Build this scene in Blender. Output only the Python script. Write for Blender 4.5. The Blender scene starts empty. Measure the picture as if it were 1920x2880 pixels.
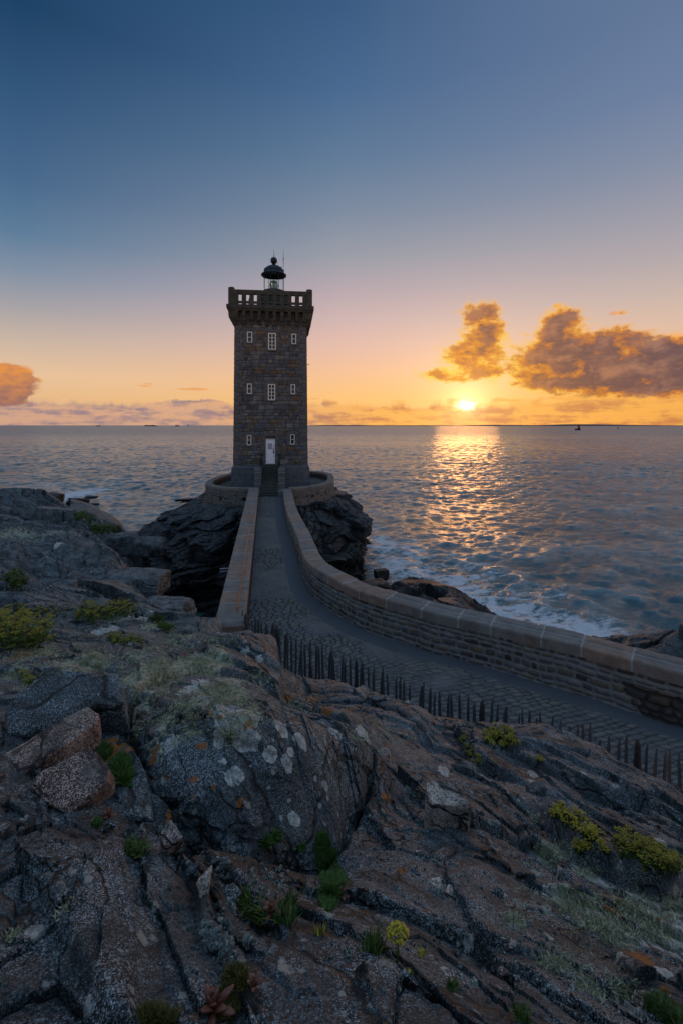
import bpy, bmesh, math, random
import numpy as np
from mathutils import Vector, Matrix
from mathutils.bvhtree import BVHTree

SC = bpy.context.scene
COL = SC.collection
F, CX, CY, EYE = 1280.0, 960.0, 1195.0, 12.0
SEA = 0.0

# ---------------------------------------------------------------- camera
cam_d = bpy.data.cameras.new('camera')
cam = bpy.data.objects.new('camera', cam_d)
COL.objects.link(cam)
cam.location = (0, 0, EYE)
cam.rotation_euler = (math.radians(90), 0, 0)
cam_d.sensor_fit = 'HORIZONTAL'
cam_d.sensor_width = 36.0
cam_d.lens = 36.0 * F / 1920.0
cam_d.shift_y = -(1440.0 - CY) / 1920.0
cam_d.clip_start = 0.05
cam_d.clip_end = 40000
SC.camera = cam
SC.view_settings.view_transform = 'Standard'
SC.view_settings.look = 'None'
SC.view_settings.exposure = 0.0
SC.view_settings.gamma = 1.0
SC.cycles.max_bounces = 6
SC.cycles.diffuse_bounces = 3
SC.cycles.glossy_bounces = 3
SC.cycles.transparent_max_bounces = 8
SC.cycles.sample_clamp_indirect = 3.0
SC.cycles.sample_clamp_direct = 6.0

# ---------------------------------------------------------------- node expressions
def S(c):  # sRGB 0-255 -> linear
    return tuple(((v/255.0)/12.92 if v <= 10 else (((v/255.0)+0.055)/1.055)**2.4) for v in c)

class X:
    """a scalar or vector socket with arithmetic"""
    tree = None
    def __init__(s, sock): s.s = sock
    @staticmethod
    def m(op, *a, clamp=False):
        n = X.tree.nodes.new('ShaderNodeMath'); n.operation = op; n.use_clamp = clamp
        for i, v in enumerate(a):
            if isinstance(v, X): X.tree.links.new(v.s, n.inputs[i])
            else: n.inputs[i].default_value = float(v)
        return X(n.outputs[0])
    def __add__(s, o): return X.m('ADD', s, o)
    __radd__ = __add__
    def __sub__(s, o): return X.m('SUBTRACT', s, o)
    def __rsub__(s, o): return X.m('SUBTRACT', o, s)
    def __mul__(s, o): return X.m('MULTIPLY', s, o)
    __rmul__ = __mul__
    def __truediv__(s, o): return X.m('DIVIDE', s, o)
    def sat(s): return X.m('ADD', s, 0.0, clamp=True)

def smooth(x, a, b):
    n = X.tree.nodes.new('ShaderNodeMapRange'); n.interpolation_type = 'SMOOTHSTEP'
    X.tree.links.new(x.s, n.inputs[0])
    n.inputs[1].default_value = a; n.inputs[2].default_value = b
    n.inputs[3].default_value = 0; n.inputs[4].default_value = 1
    return X(n.outputs[0])
def smooth_r(x, a, b): return 1.0 - smooth(x, a, b)
def rampn(x, stops, interp='LINEAR'):
    n = X.tree.nodes.new('ShaderNodeValToRGB'); n.color_ramp.interpolation = interp
    e = n.color_ramp.elements
    while len(e) > 1: e.remove(e[-1])
    e[0].position = stops[0][0]; e[0].color = (*stops[0][1], 1)
    for p, c in stops[1:]:
        q = e.new(p); q.color = (*c, 1)
    if isinstance(x, X): X.tree.links.new(x.s, n.inputs[0])
    return X(n.outputs[0])
def mixc(f, a, b, mode='MIX'):
    n = X.tree.nodes.new('ShaderNodeMix'); n.data_type = 'RGBA'; n.blend_type = mode
    n.clamp_factor = True
    for i, v in ((0, f), (6, a), (7, b)):
        if isinstance(v, X): X.tree.links.new(v.s, n.inputs[i])
        elif i == 0: n.inputs[0].default_value = v
        else: n.inputs[i].default_value = (*v[:3], 1)
    return X(n.outputs[2])
def vscale(c, f):
    n = X.tree.nodes.new('ShaderNodeVectorMath'); n.operation = 'SCALE'
    if isinstance(c, X): X.tree.links.new(c.s, n.inputs[0])
    else: n.inputs[0].default_value = c[:3]
    if isinstance(f, X): X.tree.links.new(f.s, n.inputs[3])
    else: n.inputs[3].default_value = f
    return X(n.outputs[0])
def vop(op, a, b):
    n = X.tree.nodes.new('ShaderNodeVectorMath'); n.operation = op
    for i, v in ((0, a), (1, b)):
        if isinstance(v, X): X.tree.links.new(v.s, n.inputs[i])
        else: n.inputs[i].default_value = v[:3]
    return X(n.outputs[0])
def comb(x, y, z):
    n = X.tree.nodes.new('ShaderNodeCombineXYZ')
    for i, v in enumerate((x, y, z)):
        if isinstance(v, X): X.tree.links.new(v.s, n.inputs[i])
        else: n.inputs[i].default_value = v
    return X(n.outputs[0])
def sep(v):
    n = X.tree.nodes.new('ShaderNodeSeparateXYZ'); X.tree.links.new(v.s, n.inputs[0])
    return X(n.outputs[0]), X(n.outputs[1]), X(n.outputs[2])
def noise(v, scale, detail=4, rough=0.55, dist=0.0, out=0):
    n = X.tree.nodes.new('ShaderNodeTexNoise')
    X.tree.links.new(v.s, n.inputs['Vector'])
    n.inputs['Scale'].default_value = scale; n.inputs['Detail'].default_value = detail
    n.inputs['Roughness'].default_value = rough; n.inputs['Distortion'].default_value = dist
    return X(n.outputs[out])
def voro(v, scale, feature='F1', out='Distance', rnd=1.0):
    n = X.tree.nodes.new('ShaderNodeTexVoronoi'); n.feature = feature
    X.tree.links.new(v.s, n.inputs['Vector']); n.inputs['Scale'].default_value = scale
    n.inputs['Randomness'].default_value = rnd
    return X(n.outputs[out])
def attr(name, out='Fac'):
    n = X.tree.nodes.new('ShaderNodeAttribute'); n.attribute_name = name
    return X(n.outputs[out])
def geo_pos():
    n = X.tree.nodes.new('ShaderNodeNewGeometry'); return X(n.outputs['Position'])
def geo_nrm():
    n = X.tree.nodes.new('ShaderNodeNewGeometry'); return X(n.outputs['Normal'])
def obj_co():
    n = X.tree.nodes.new('ShaderNodeTexCoord'); return X(n.outputs['Object'])
def obj_rnd():
    n = X.tree.nodes.new('ShaderNodeObjectInfo'); return X(n.outputs['Random'])
def bump(h, strength, dist, nrm=None):
    n = X.tree.nodes.new('ShaderNodeBump')
    X.tree.links.new(h.s, n.inputs['Height'])
    n.inputs['Strength'].default_value = strength; n.inputs['Distance'].default_value = dist
    if nrm is not None: X.tree.links.new(nrm.s, n.inputs['Normal'])
    return X(n.outputs[0])

def new_mat(name):
    m = bpy.data.materials.new(name); m.use_nodes = True
    X.tree = m.node_tree
    b = m.node_tree.nodes['Principled BSDF']
    return m, b
def put(b, key, v):
    i = b.inputs[key]
    if isinstance(v, X): X.tree.links.new(v.s, i)
    elif hasattr(v, '__len__'): i.default_value = (*v[:3], 1) if len(i.default_value) == 4 else v
    else: i.default_value = v

def plain(name, col, rough=0.6, metal=0.0, var=0.25, sc=8.0, bmp=0.15, bd=0.01):
    m, b = new_mat(name)
    co = obj_co()
    n = noise(co, sc, 5, 0.6)
    c = mixc(n, tuple(v*(1-var) for v in col), tuple(min(1, v*(1+var)) for v in col))
    put(b, 'Base Color', c); put(b, 'Roughness', rough); put(b, 'Metallic', metal)
    if bmp: put(b, 'Normal', bump(noise(co, sc*4, 4, 0.6), bmp, bd))
    return m

# ---------------------------------------------------------------- sun direction
SUNPX, SUNPY = 1310.0, 1140.0
def ang(px, py):
    x = (px-CX)/F; z = (CY-py)/F
    return math.atan(x), math.atan2(z, math.hypot(1, x))
SUN_AZ, SUN_EL = ang(SUNPX, SUNPY)
sun_dir = Vector((math.sin(SUN_AZ)*math.cos(SUN_EL), math.cos(SUN_AZ)*math.cos(SUN_EL), math.sin(SUN_EL)))
sd = bpy.data.lights.new('sun', 'SUN'); sd.energy = 0.15; sd.angle = math.radians(7.5)
sd.color = (1.0, 0.44, 0.14)
sun = bpy.data.objects.new('sun', sd); COL.objects.link(sun)
sun.rotation_euler = (-sun_dir).to_track_quat('-Z', 'Y').to_euler()

# ---------------------------------------------------------------- world
def build_world():
    w = bpy.data.worlds.new('World'); SC.world = w; w.use_nodes = True
    X.tree = t = w.node_tree
    for n in list(t.nodes): t.nodes.remove(n)
    out = t.nodes.new('ShaderNodeOutputWorld')
    tc = t.nodes.new('ShaderNodeTexCoord')
    V = X(tc.outputs['Generated'])
    vn = t.nodes.new('ShaderNodeVectorMath'); vn.operation = 'NORMALIZE'
    t.links.new(V.s, vn.inputs[0]); V = X(vn.outputs[0])
    vx, vy, vz = sep(V)
    el = X.m('ARCSINE', vz)
    az = X.m('ARCTAN2', vx, vy)
    # elevation ramps (position = el / 0.8 rad)
    def stops(col, px):
        r = []
        for py, c in col:
            e = ang(px, py)[1]
            r.append((min(1, max(0, e/0.8)), S(c)))
        return sorted(r)
    L = [(0,(28,66,102)),(250,(50,86,124)),(500,(72,106,142)),(650,(94,126,156)),(760,(130,146,166)),(860,(168,164,168)),(960,(206,184,166)),(1050,(234,196,158)),(1120,(234,188,140)),(1195,(205,165,135))]
    C = [(0,(58,92,132)),(250,(72,106,146)),(450,(96,124,154)),(600,(124,140,162)),(720,(152,156,168)),(820,(184,168,176)),(900,(208,180,178)),(980,(230,188,170)),(1050,(244,192,150)),(1120,(250,194,122)),(1195,(248,184,100))]
    R = [(0,(98,120,154)),(250,(108,128,162)),(450,(130,142,166)),(600,(156,156,170)),(720,(178,168,172)),(820,(200,180,172)),(900,(220,188,168)),(980,(236,192,154)),(1050,(248,192,126)),(1120,(248,180,88)),(1195,(240,160,70))]
    B = [(0,(126,150,184)),(600,(140,156,182)),(900,(150,158,174)),(1195,(150,152,160))]  # unseen sky behind the camera, brightened to add light on the tower front
    e8 = el/0.8
    rl, rc, rr = (rampn(e8, stops(c, p)) for c, p in ((L, 60), (C, 960), (R, 1860)))
    a0, a1 = ang(60, 1000)[0], ang(1860, 1000)[0]
    t1 = ((az - a0)/(-a0)).sat()
    t2 = (az/a1).sat()
    base = mixc(t2, mixc(t1, rl, rc), rr)
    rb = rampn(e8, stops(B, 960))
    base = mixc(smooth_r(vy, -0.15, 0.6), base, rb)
    base = mixc(smooth(el, 0.74, 1.25), base, S((156, 184, 216)))  # unseen zenith, brightened beyond the dusk gradient as added light on the foreground
    # warm glow round the sun
    sdn = t.nodes.new('ShaderNodeVectorMath'); sdn.operation = 'DOT_PRODUCT'
    t.links.new(V.s, sdn.inputs[0]); sdn.inputs[1].default_value = sun_dir
    dist = X.m('ARCCOSINE', X.m('MINIMUM', X(sdn.outputs['Value']), 0.999999))
    def glow(wd, col, k):
        g = X.m('EXPONENT', (dist/wd)*-1.0) * k
        return vscale(col, g)
    glows = vop('ADD', glow(0.15, (1.0, 0.58, 0.24), 0.36), glow(0.030, (1.0, 0.85, 0.40), 1.1))
    # clouds: fields placed by direction, broken up by noise
    q = comb(az*10.0, el*16.0, 0.0)
    nw = noise(q, 3.2, 6, 0.62, out=1)
    wx, wy, wz = sep(nw)
    azw = az + (wx - 0.5)*0.034
    elw = el + (wy - 0.5)*0.026
    n2 = noise(q, 3.6, 7, 0.58)
    n3 = noise(vop('ADD', q, (3.3, 1.7, 0.0)), 1.9, 6, 0.52, 0.3)
    def blobs(lst, a, e):
        f = None
        for px, py, rx, ry, wgt in lst:
            A, E = ang(px, py)
            da = (a - A)*(F/rx); de = (e - E)*(F/ry)
            g = X.m('EXPONENT', (da*da + de*de)*-1.0)*wgt
            f = g if f is None else f + g
        return f
    big = [(1352,882,48,34,1.6),(1378,926,38,28,1.3),(1345,960,60,36,1.0),(1290,1000,62,32,1.1),(1365,1000,50,40,1.0),(1372,1048,36,24,.8),(1225,1055,58,20,.9),(1300,1055,60,18,.7),
           (1578,894,42,30,1.6),(1562,945,50,34,1.3),(1520,1000,70,36,1.1),(1490,1050,58,26,1.0),(1600,1010,90,45,1.2),(1690,985,78,48,1.2),(1740,950,50,25,.8),(1600,1075,120,28,1.1),(1710,1075,120,34,1.2),(1790,1060,90,40,1.1),
           (1870,985,70,30,1.0),(1900,1020,70,38,1.2),(1880,1070,70,32,1.0),(1960,1010,70,60,1.2),(1745,878,20,8,.75)]
    F1 = blobs(big, azw, elw)
    n5 = noise(q, 9.0, 6, 0.6)
    d1 = F1 + (n2-0.5)*1.8 + (n5-0.5)*0.7
    al1 = smooth(d1, 0.28, 0.95)*smooth(F1, 0.06, 0.22)
    rt = smooth(az, ang(1430,1000)[0], ang(1640,1000)[0])
    th1 = (X.m('MINIMUM', F1, 2.2)*0.44 + (n3-0.5)*1.9 + (n2-0.5)*1.2 + (n5-0.5)*0.6 + rt*0.14 - 0.12).sat()
    left = [(20,1060,55,30,1.2),(10,1100,50,28,1.1),(-60,1080,80,50,1.2)]
    F2 = blobs(left, azw, elw)
    d2 = F2 + (n2-0.5)*1.0
    al2 = smooth(d2, 0.45, 0.85)*smooth(F2, 0.06, 0.2)
    # brightness of the lit clouds: yellow by the sun, orange then mauve away from it
    near = X.m('EXPONENT', (dist/0.16)*-1.0)
    lit = mixc((near*1.7).sat(), S((252, 170, 80)), S((255, 212, 84)))
    mid = mixc((near*1.6).sat(), S((176, 104, 60)), S((236, 146, 28)))
    dark = mixc((near*1.3).sat(), S((92, 72, 84)), S((150, 92, 54)))
    c1 = mixc(smooth(th1, 0.0, 0.5), lit, mid)
    c1 = mixc(smooth(th1, 0.4, 0.85), c1, dark)
    c1 = mixc(smooth(n3 + (n5-0.5)*0.35, 0.40, 0.74)*0.8, c1, mixc((near*1.5).sat(), S((158, 116, 104)), S((222, 138, 56))))
    c1 = mixc(smooth_r(d1, 0.45, 1.15)*0.85, c1, lit)
    hl = (el - 0.07)/0.06
    c2 = mixc((hl*0.8 + 0.35 + (n2-0.5)*2.2).sat(), S((156, 108, 98)), S((238, 150, 64)))
    # low bands and cumulus line along the horizon
    qb = comb(az*10.0, el*60.0, 3.0)
    nb = noise(qb, 1.1, 7, 0.6)
    qs = comb(az*7.0, 0.0, 7.0)
    top = 0.038 + (noise(qs, 3.0, 5, 0.6)-0.5)*0.05
    low = [(520,1140,80,18,1.0),(600,1140,60,16,.9),(930,1135,30,18,1.0),(1280,1140,34,24,1.0),(1385,1145,22,18,.8),(1510,1140,60,16,.7),(1650,1140,70,14,.7),(1830,1140,120,18,1.0),(1500,1165,150,9,.8),(1750,1168,170,9,.9),(1200,1158,90,8,.7),(1420,1122,50,9,.7),(1620,1118,80,8,.8),(1850,1112,90,12,.9),(1000,1150,60,8,.6),(1100,1150,70,8,.6)]
    F3 = blobs(low, az + (wx-0.5)*0.03, el + (wy-0.5)*0.02)
    band = X.m('MAXIMUM', smooth_r(el + (nb-0.5)*0.035, 0.0, 1.0)*0.0, smooth_r((el-top)*1.0 + (nb-0.5)*0.03, -0.004, 0.012))
    al3 = X.m('MAXIMUM', band*(0.45 + (nb*0.9)), smooth(F3 + (n2-0.5)*0.9, 0.45, 0.75)*0.92)
    azl = smooth(az, -0.35, 0.15)
    cb_d = mixc(azl, S((136, 120, 138)), S((200, 128, 80)))
    cb_l = mixc(azl, S((214, 164, 138)), S((250, 178, 84)))
    cb = mixc(smooth(nb + (n2-0.5)*0.5, 0.42, 0.66), cb_l, cb_d)
    # thin wisps
    wis = [(545,1094,44,4,1.1),(405,1086,26,4,.7),(420,1079,24,3,.6),(180,1112,16,4,.5),(1725,880,16,7,.8),(880,1120,30,4,.6)]
    F4 = blobs(wis, az + (wx-0.5)*0.01, el + (wy-0.5)*0.008)
    al4 = smooth(F4 + (n2-0.5)*0.5, 0.3, 0.8)*0.75
    col = vop('ADD', base, vscale(glows, 1.0))
    col = mixc((al3*0.85).sat(), col, vop('ADD', cb, vscale(glows, 0.35)))
    col = mixc(al4, col, S((236, 158, 90)))
    col = mixc(al2*0.95, col, c2)
    col = mixc(al1*0.96, col, vop('ADD', c1, vscale(glows, 0.30)))
    # the veiled disc of the sun in its gap
    sx_ = (az-SUN_AZ)/0.018; sy_ = (el-SUN_EL)/0.0095
    core = X.m('EXPONENT', (sx_*sx_+sy_*sy_)*-1.0)
    rag = smooth(noise(comb(az*60.0, el*130.0, 2.0), 1.0, 6, 0.65)+core*0.30, 0.46, 0.70)
    col = vop('ADD', col, vscale((1.0, 0.90, 0.55), core*rag*3.2))
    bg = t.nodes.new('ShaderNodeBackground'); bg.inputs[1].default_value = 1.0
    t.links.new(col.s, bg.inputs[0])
    sky = t.nodes.new('ShaderNodeTexSky'); sky.sky_type = 'NISHITA'; sky.sun_disc = False
    sky.sun_elevation = SUN_EL; sky.sun_rotation = SUN_AZ
    bg2 = t.nodes.new('ShaderNodeBackground'); bg2.inputs[1].default_value = 0.05
    t.links.new(sky.outputs[0], bg2.inputs[0])
    mx = t.nodes.new('ShaderNodeMixShader'); mx.inputs[0].default_value = 0.03
    t.links.new(bg.outputs[0], mx.inputs[1]); t.links.new(bg2.outputs[0], mx.inputs[2])
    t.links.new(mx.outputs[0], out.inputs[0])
    w.cycles.sampling_method = 'MANUAL'; w.cycles.sample_map_resolution = 1024
build_world()

# ---------------------------------------------------------------- numpy noise
rng = np.random.default_rng(7)
_T = rng.random((64, 64, 64)).astype(np.float32)
_R = rng.random((4, 64*64)).astype(np.float32)
def vn3(x, y, z):
    xi = np.floor(x).astype(np.int32); yi = np.floor(y).astype(np.int32); zi = np.floor(z).astype(np.int32)
    fx = (x-xi).astype(np.float32); fy = (y-yi).astype(np.float32); fz = (z-zi).astype(np.float32)
    fx = fx*fx*fx*(fx*(fx*6-15)+10); fy = fy*fy*fy*(fy*(fy*6-15)+10); fz = fz*fz*fz*(fz*(fz*6-15)+10)
    x0, y0, z0 = xi & 63, yi & 63, zi & 63; x1, y1, z1 = (xi+1) & 63, (yi+1) & 63, (zi+1) & 63
    a = _T[x0, y0, z0]*(1-fx) + _T[x1, y0, z0]*fx
    b = _T[x0, y1, z0]*(1-fx) + _T[x1, y1, z0]*fx
    c = _T[x0, y0, z1]*(1-fx) + _T[x1, y0, z1]*fx
    d = _T[x0, y1, z1]*(1-fx) + _T[x1, y1, z1]*fx
    e = a*(1-fy) + b*fy; f = c*(1-fy) + d*fy
    return (e*(1-fz) + f*fz)*2-1
def fbm(x, y, z, octv=5, lac=2.03, gain=0.5, ridged=False):
    s = 0; a = 1.0; tot = 0
    for i in range(octv):
        n = vn3(x+17.3*i, y+5.1*i, z+9.7*i)
        if ridged: n = 1-2*np.abs(n)
        s = s + a*n; tot += a
        x = x*lac; y = y*lac; z = z*lac; a *= gain
    return s/tot
def cells(x, y, seed=0):
    """2D cellular: F1, F2, id(0..1), centre offset"""
    xi = np.floor(x).astype(np.int32); yi = np.floor(y).astype(np.int32)
    f1 = np.full(x.shape, 9e9); f2 = f1.copy(); idn = np.zeros(x.shape, np.int32); cx = np.zeros(x.shape); cy = cx.copy()
    for dx in (-1, 0, 1):
        for dy in (-1, 0, 1):
            h = (((xi+dx) & 63)*64 + ((yi+dy) & 63))
            px = xi+dx+0.1+0.8*_R[0][(h+seed*131) & 4095]; py = yi+dy+0.1+0.8*_R[1][(h+seed*131) & 4095]
            d = (px-x)**2+(py-y)**2
            nb = d < f1
            f2 = np.where(nb, f1, np.minimum(f2, d)); 
            idn = np.where(nb, h, idn); cx = np.where(nb, px, cx); cy = np.where(nb, py, cy)
            f1 = np.where(nb, d, f1)
    return np.sqrt(f1), np.sqrt(f2), idn, x-cx, y-cy
def sst(x, a, b):
    t = np.clip((x-a)/(b-a), 0, 1); return t*t*(3-2*t)

# ---------------------------------------------------------------- geometry helpers
def P(px, py, d): return ((px-CX)/F*d, d, EYE-(py-CY)/F*d)
def PZ(px, py, z):  # pixel on the level z
    d = F*(EYE-z)/(py-CY); return ((px-CX)/F*d, d, z)

def mesh_from(name, V, Fc, mat=None, smoothf=True, attrs=None):
    me = bpy.data.meshes.new(name)
    V = np.asarray(V, np.float32)
    if isinstance(Fc, np.ndarray) and Fc.ndim == 2:
        nf, k = Fc.shape
        me.vertices.add(len(V)); me.vertices.foreach_set('co', V.ravel())
        me.loops.add(nf*k); me.loops.foreach_set('vertex_index', Fc.astype(np.int32).ravel())
        me.polygons.add(nf); me.polygons.foreach_set('loop_start', np.arange(0, nf*k, k, dtype=np.int32))
        me.polygons.foreach_set('loop_total', np.full(nf, k, np.int32))
        me.update(calc_edges=True); me.validate()
    else:
        me.from_pydata([tuple(map(float, v)) for v in V], [], Fc); me.update()
    if attrs:
        for k, v in attrs.items():
            a = me.attributes.new(k, 'FLOAT', 'POINT'); a.data.foreach_set('value', np.asarray(v, np.float32).ravel())
    me.polygons.foreach_set('use_smooth', np.full(len(me.polygons), smoothf, bool))
    if mat: me.materials.append(mat)
    return me
def ob(name, me, parent=None, loc=None):
    o = bpy.data.objects.new(name, me); COL.objects.link(o)
    if parent is not None: o.parent = parent
    if loc is not None: o.location = loc
    return o
def tag(o, label=None, cat=None, group=None, kind=None):
    if label: o['label'] = label
    if cat: o['category'] = cat
    if group: o['group'] = group
    if kind: o['kind'] = kind
    return o
def empty(name, loc=(0, 0, 0), rz=0):
    o = bpy.data.objects.new(name, None); COL.objects.link(o); o.location = loc; o.rotation_euler = (0, 0, rz); return o
def gridf(nr, nc, wrap=False):
    r = np.arange(nr-1)[:, None]; c = np.arange(nc if wrap else nc-1)[None, :]
    c1 = (c+1) % nc
    return np.stack([r*nc+c, r*nc+c1, (r+1)*nc+c1, (r+1)*nc+c], -1).reshape(-1, 4)

class MB:
    """collects boxes, tubes and lathes into one mesh"""
    def __init__(s): s.v = []; s.f = []
    def add(s, vs, fs):
        o = len(s.v); s.v += [tuple(v) for v in vs]; s.f += [tuple(i+o for i in f) for f in fs]; return s
    def box(s, c, d, rz=0, bev=0.0, M=None):
        bm = bmesh.new(); bmesh.ops.create_cube(bm, size=1.0)
        bmesh.ops.scale(bm, vec=d, verts=bm.verts)
        if bev: bmesh.ops.bevel(bm, geom=bm.edges[:], offset=bev, segments=2, profile=0.5, affect='EDGES')
        T = Matrix.Translation(c) @ Matrix.Rotation(rz, 4, 'Z')
        if M is not None: T = M @ T
        bmesh.ops.transform(bm, matrix=T, verts=bm.verts)
        bm.verts.index_update()
        s.add([v.co[:] for v in bm.verts], [[v.index for v in f.verts] for f in bm.faces]); bm.free(); return s
    def tube(s, pts, r, n=8, cap=True):
        pts = [Vector(p) for p in pts]; rs = r if hasattr(r, '__len__') else [r]*len(pts)
        vs = []; fs = []
        for i, p in enumerate(pts):
            t = (pts[min(i+1, len(pts)-1)]-pts[max(i-1, 0)]).normalized()
            u = t.cross(Vector((0, 0, 1)));
            if u.length < 1e-3: u = Vector((1, 0, 0))
            u.normalize(); w = t.cross(u)
            for k in range(n):
                a = 2*math.pi*k/n; vs.append(p+u*math.cos(a)*rs[i]+w*math.sin(a)*rs[i])
        for i in range(len(pts)-1):
            for k in range(n): fs.append((i*n+k, i*n+(k+1) % n, (i+1)*n+(k+1) % n, (i+1)*n+k))
        if cap: fs.append(tuple(range(n))[::-1]); fs.append(tuple((len(pts)-1)*n+k for k in range(n)))
        return s.add(vs, fs)
    def lathe(s, prof, c=(0, 0, 0), n=32):
        vs = []; fs = []
        for r, z in prof:
            for k in range(n):
                a = 2*math.pi*k/n; vs.append((c[0]+r*math.cos(a), c[1]+r*math.sin(a), c[2]+z))
        for i in range(len(prof)-1):
            for k in range(n): fs.append((i*n+k, i*n+(k+1) % n, (i+1)*n+(k+1) % n, (i+1)*n+k))
        fs.append(tuple(range(n))[::-1]); fs.append(tuple((len(prof)-1)*n+k for k in range(n)))
        return s.add(vs, fs)
    def build(s, name, mat, parent=None, smoothf=False):
        me = mesh_from(name, s.v, s.f, mat, smoothf); return ob(name, me, parent)

def resample(pts, n):
    p = np.array(pts, float)
    # Catmull-Rom densify then even spacing
    q = []
    for i in range(len(p)-1):
        a, b, c, d = p[max(i-1, 0)], p[i], p[i+1], p[min(i+2, len(p)-1)]
        for t in np.linspace(0, 1, 16, endpoint=False):
            q.append(0.5*((2*b)+(-a+c)*t+(2*a-5*b+4*c-d)*t*t+(-a+3*b-3*c+d)*t**3))
    q.append(p[-1]); q = np.array(q)
    L = np.r_[0, np.cumsum(np.linalg.norm(np.diff(q, axis=0), axis=1))]
    s = np.linspace(0, L[-1], n)
    return np.stack([np.interp(s, L, q[:, k]) for k in range(q.shape[1])], 1), s

def stone_pattern(u, v, rows, wr, seed=1, jit=0.0, jf=2.0):
    """courses of stones. u along, v up. rows=(min,max) course height, wr=(min,max) width.
    returns edge distance in metres, random id 0..1"""
    rg = np.random.default_rng(seed)
    if jit:
        j1 = fbm(u*jf, v*jf*1.4, np.full_like(u, seed*3.1), 3); j2 = fbm(u*jf+40, v*jf*1.4, np.full_like(u, seed*1.7), 3)
        u2 = u+j1*jit*1.6; v2 = v+j2*jit
    else: u2, v2 = u, v
    vb = [v2.min()-0.3]
    while vb[-1] < v2.max()+0.5: vb.append(vb[-1]+rg.uniform(*rows))
    vb = np.array(vb); ri = np.clip(np.searchsorted(vb, v2)-1, 0, len(vb)-2)
    ev = np.minimum(v2-vb[ri], vb[ri+1]-v2)
    eu = np.zeros_like(u); idr = np.zeros_like(u)
    u0, u1 = u2.min()-1, u2.max()+1
    for r in range(len(vb)-1):
        m = ri == r
        if not m.any(): continue
        ub = [u0-rg.uniform(0, wr[1])]
        while ub[-1] < u1: ub.append(ub[-1]+rg.uniform(*wr))
        ub = np.array(ub); ci = np.clip(np.searchsorted(ub, u2[m])-1, 0, len(ub)-2)
        eu[m] = np.minimum(u2[m]-ub[ci], ub[ci+1]-u2[m])
        idr[m] = rg.random(len(ub))[ci]
    k = 0.03
    e = np.minimum(eu, ev) - np.maximum(0, k-np.maximum(eu, ev)*0)*0
    # round the corners a little
    e = np.where((eu < 0.06) & (ev < 0.06), 0.06-np.hypot(0.06-eu, 0.06-ev), e)
    return e, idr
# ---------------------------------------------------------------- plan curves (from the photo, laid on their levels)
CAPZ = EYE-4.75
def cap_pts(lst, z=CAPZ): return [PZ(px, py, z)[:2] for px, py in lst]
r_in = cap_pts([(796,1373),(805.5,1431),(831,1491.6),(847,1539.5),(858,1568),(876,1590),(904,1608),(931.5,1624),(958.6,1638),(1001.6,1657),(1041.5,1676.6),(1089,1685),(1166.5,1707),(1244,1728),(1369,1753),(1517,1789),(1682.6,1826),(1807.6,1866.5),(1920,1892)])
r_out = cap_pts([(817.6,1372),(840.6,1421.5),(858,1460),(879,1507.6),(903,1558.6),(926.7,1581),(965,1600),(997,1617.6),(1038,1638),(1053,1644.5),(1120,1668),(1191,1688),(1250,1704),(1321.6,1718),(1463,1746),(1557.5,1767),(1675.5,1793),(1840.7,1833.5),(1920,1852)])
r_in += [(8.2, 7.75), (10.2, 6.5), (12.5, 5.2)]
RIN, RIN_s = resample(r_in, 500)
# smooth the hand-read curve
def smooth_curve(c, k=17):
    pad = np.r_[np.repeat(c[:1], k, 0), c, np.repeat(c[-1:], k, 0)]
    w = np.hanning(2*k+1); w /= w.sum()
    return np.stack([np.convolve(pad[:, i], w, 'same')[k:-k] for i in range(c.shape[1])], 1)
RIN = smooth_curve(RIN, 21)
RIN_s = np.r_[0, np.cumsum(np.linalg.norm(np.diff(RIN, axis=0), axis=1))]
def normals(c):
    t = np.gradient(c, axis=0); t /= np.linalg.norm(t, axis=1)[:, None]
    return np.stack([t[:, 1]*-1, t[:, 0]], 1)   # left of travel
RN = normals(RIN)          # travel is from the tower to the camera side, left = outwards (+x)
ROUT = RIN + RN*0.56
l_in = [(-6.22, 34.2), (-2.36, 11.05)]
fence_line = [(-2.55, 11.3), (-1.14, 10.05), (.3, 8.9), (1.95, 7.8), (3.25, 7.2), (4.75, 6.4), (6.3, 5.5)]
PATHZ0, PATHZ1 = EYE-5.8, EYE-5.3
def path_z(y): return PATHZ0 + (PATHZ1-PATHZ0)*np.clip((y-14)/18.0, 0, 1)

left_b = [(-6.22, 34.2), (-2.36, 11.05), (-1.14, 10.0), (.3, 8.8), (1.95, 7.65), (3.25, 7.0), (4.75, 6.2), (6.3, 5.3), (8.8, 3.9)]
poly = np.array([(-6.9, 34.4), (-3.05, 10.9)] + left_b[2:] + [tuple(p) for p in ROUT[::-1][::8]])
def in_poly(x, y, poly):
    c = np.zeros(x.shape, bool); n = len(poly); j = n-1
    for i in range(n):
        xi, yi = poly[i]; xj, yj = poly[j]
        m = ((yi > y) != (yj > y)) & (x < (xj-xi)*(y-yi)/(yj-yi+1e-12)+xi)
        c ^= m; j = i
    return c

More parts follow.
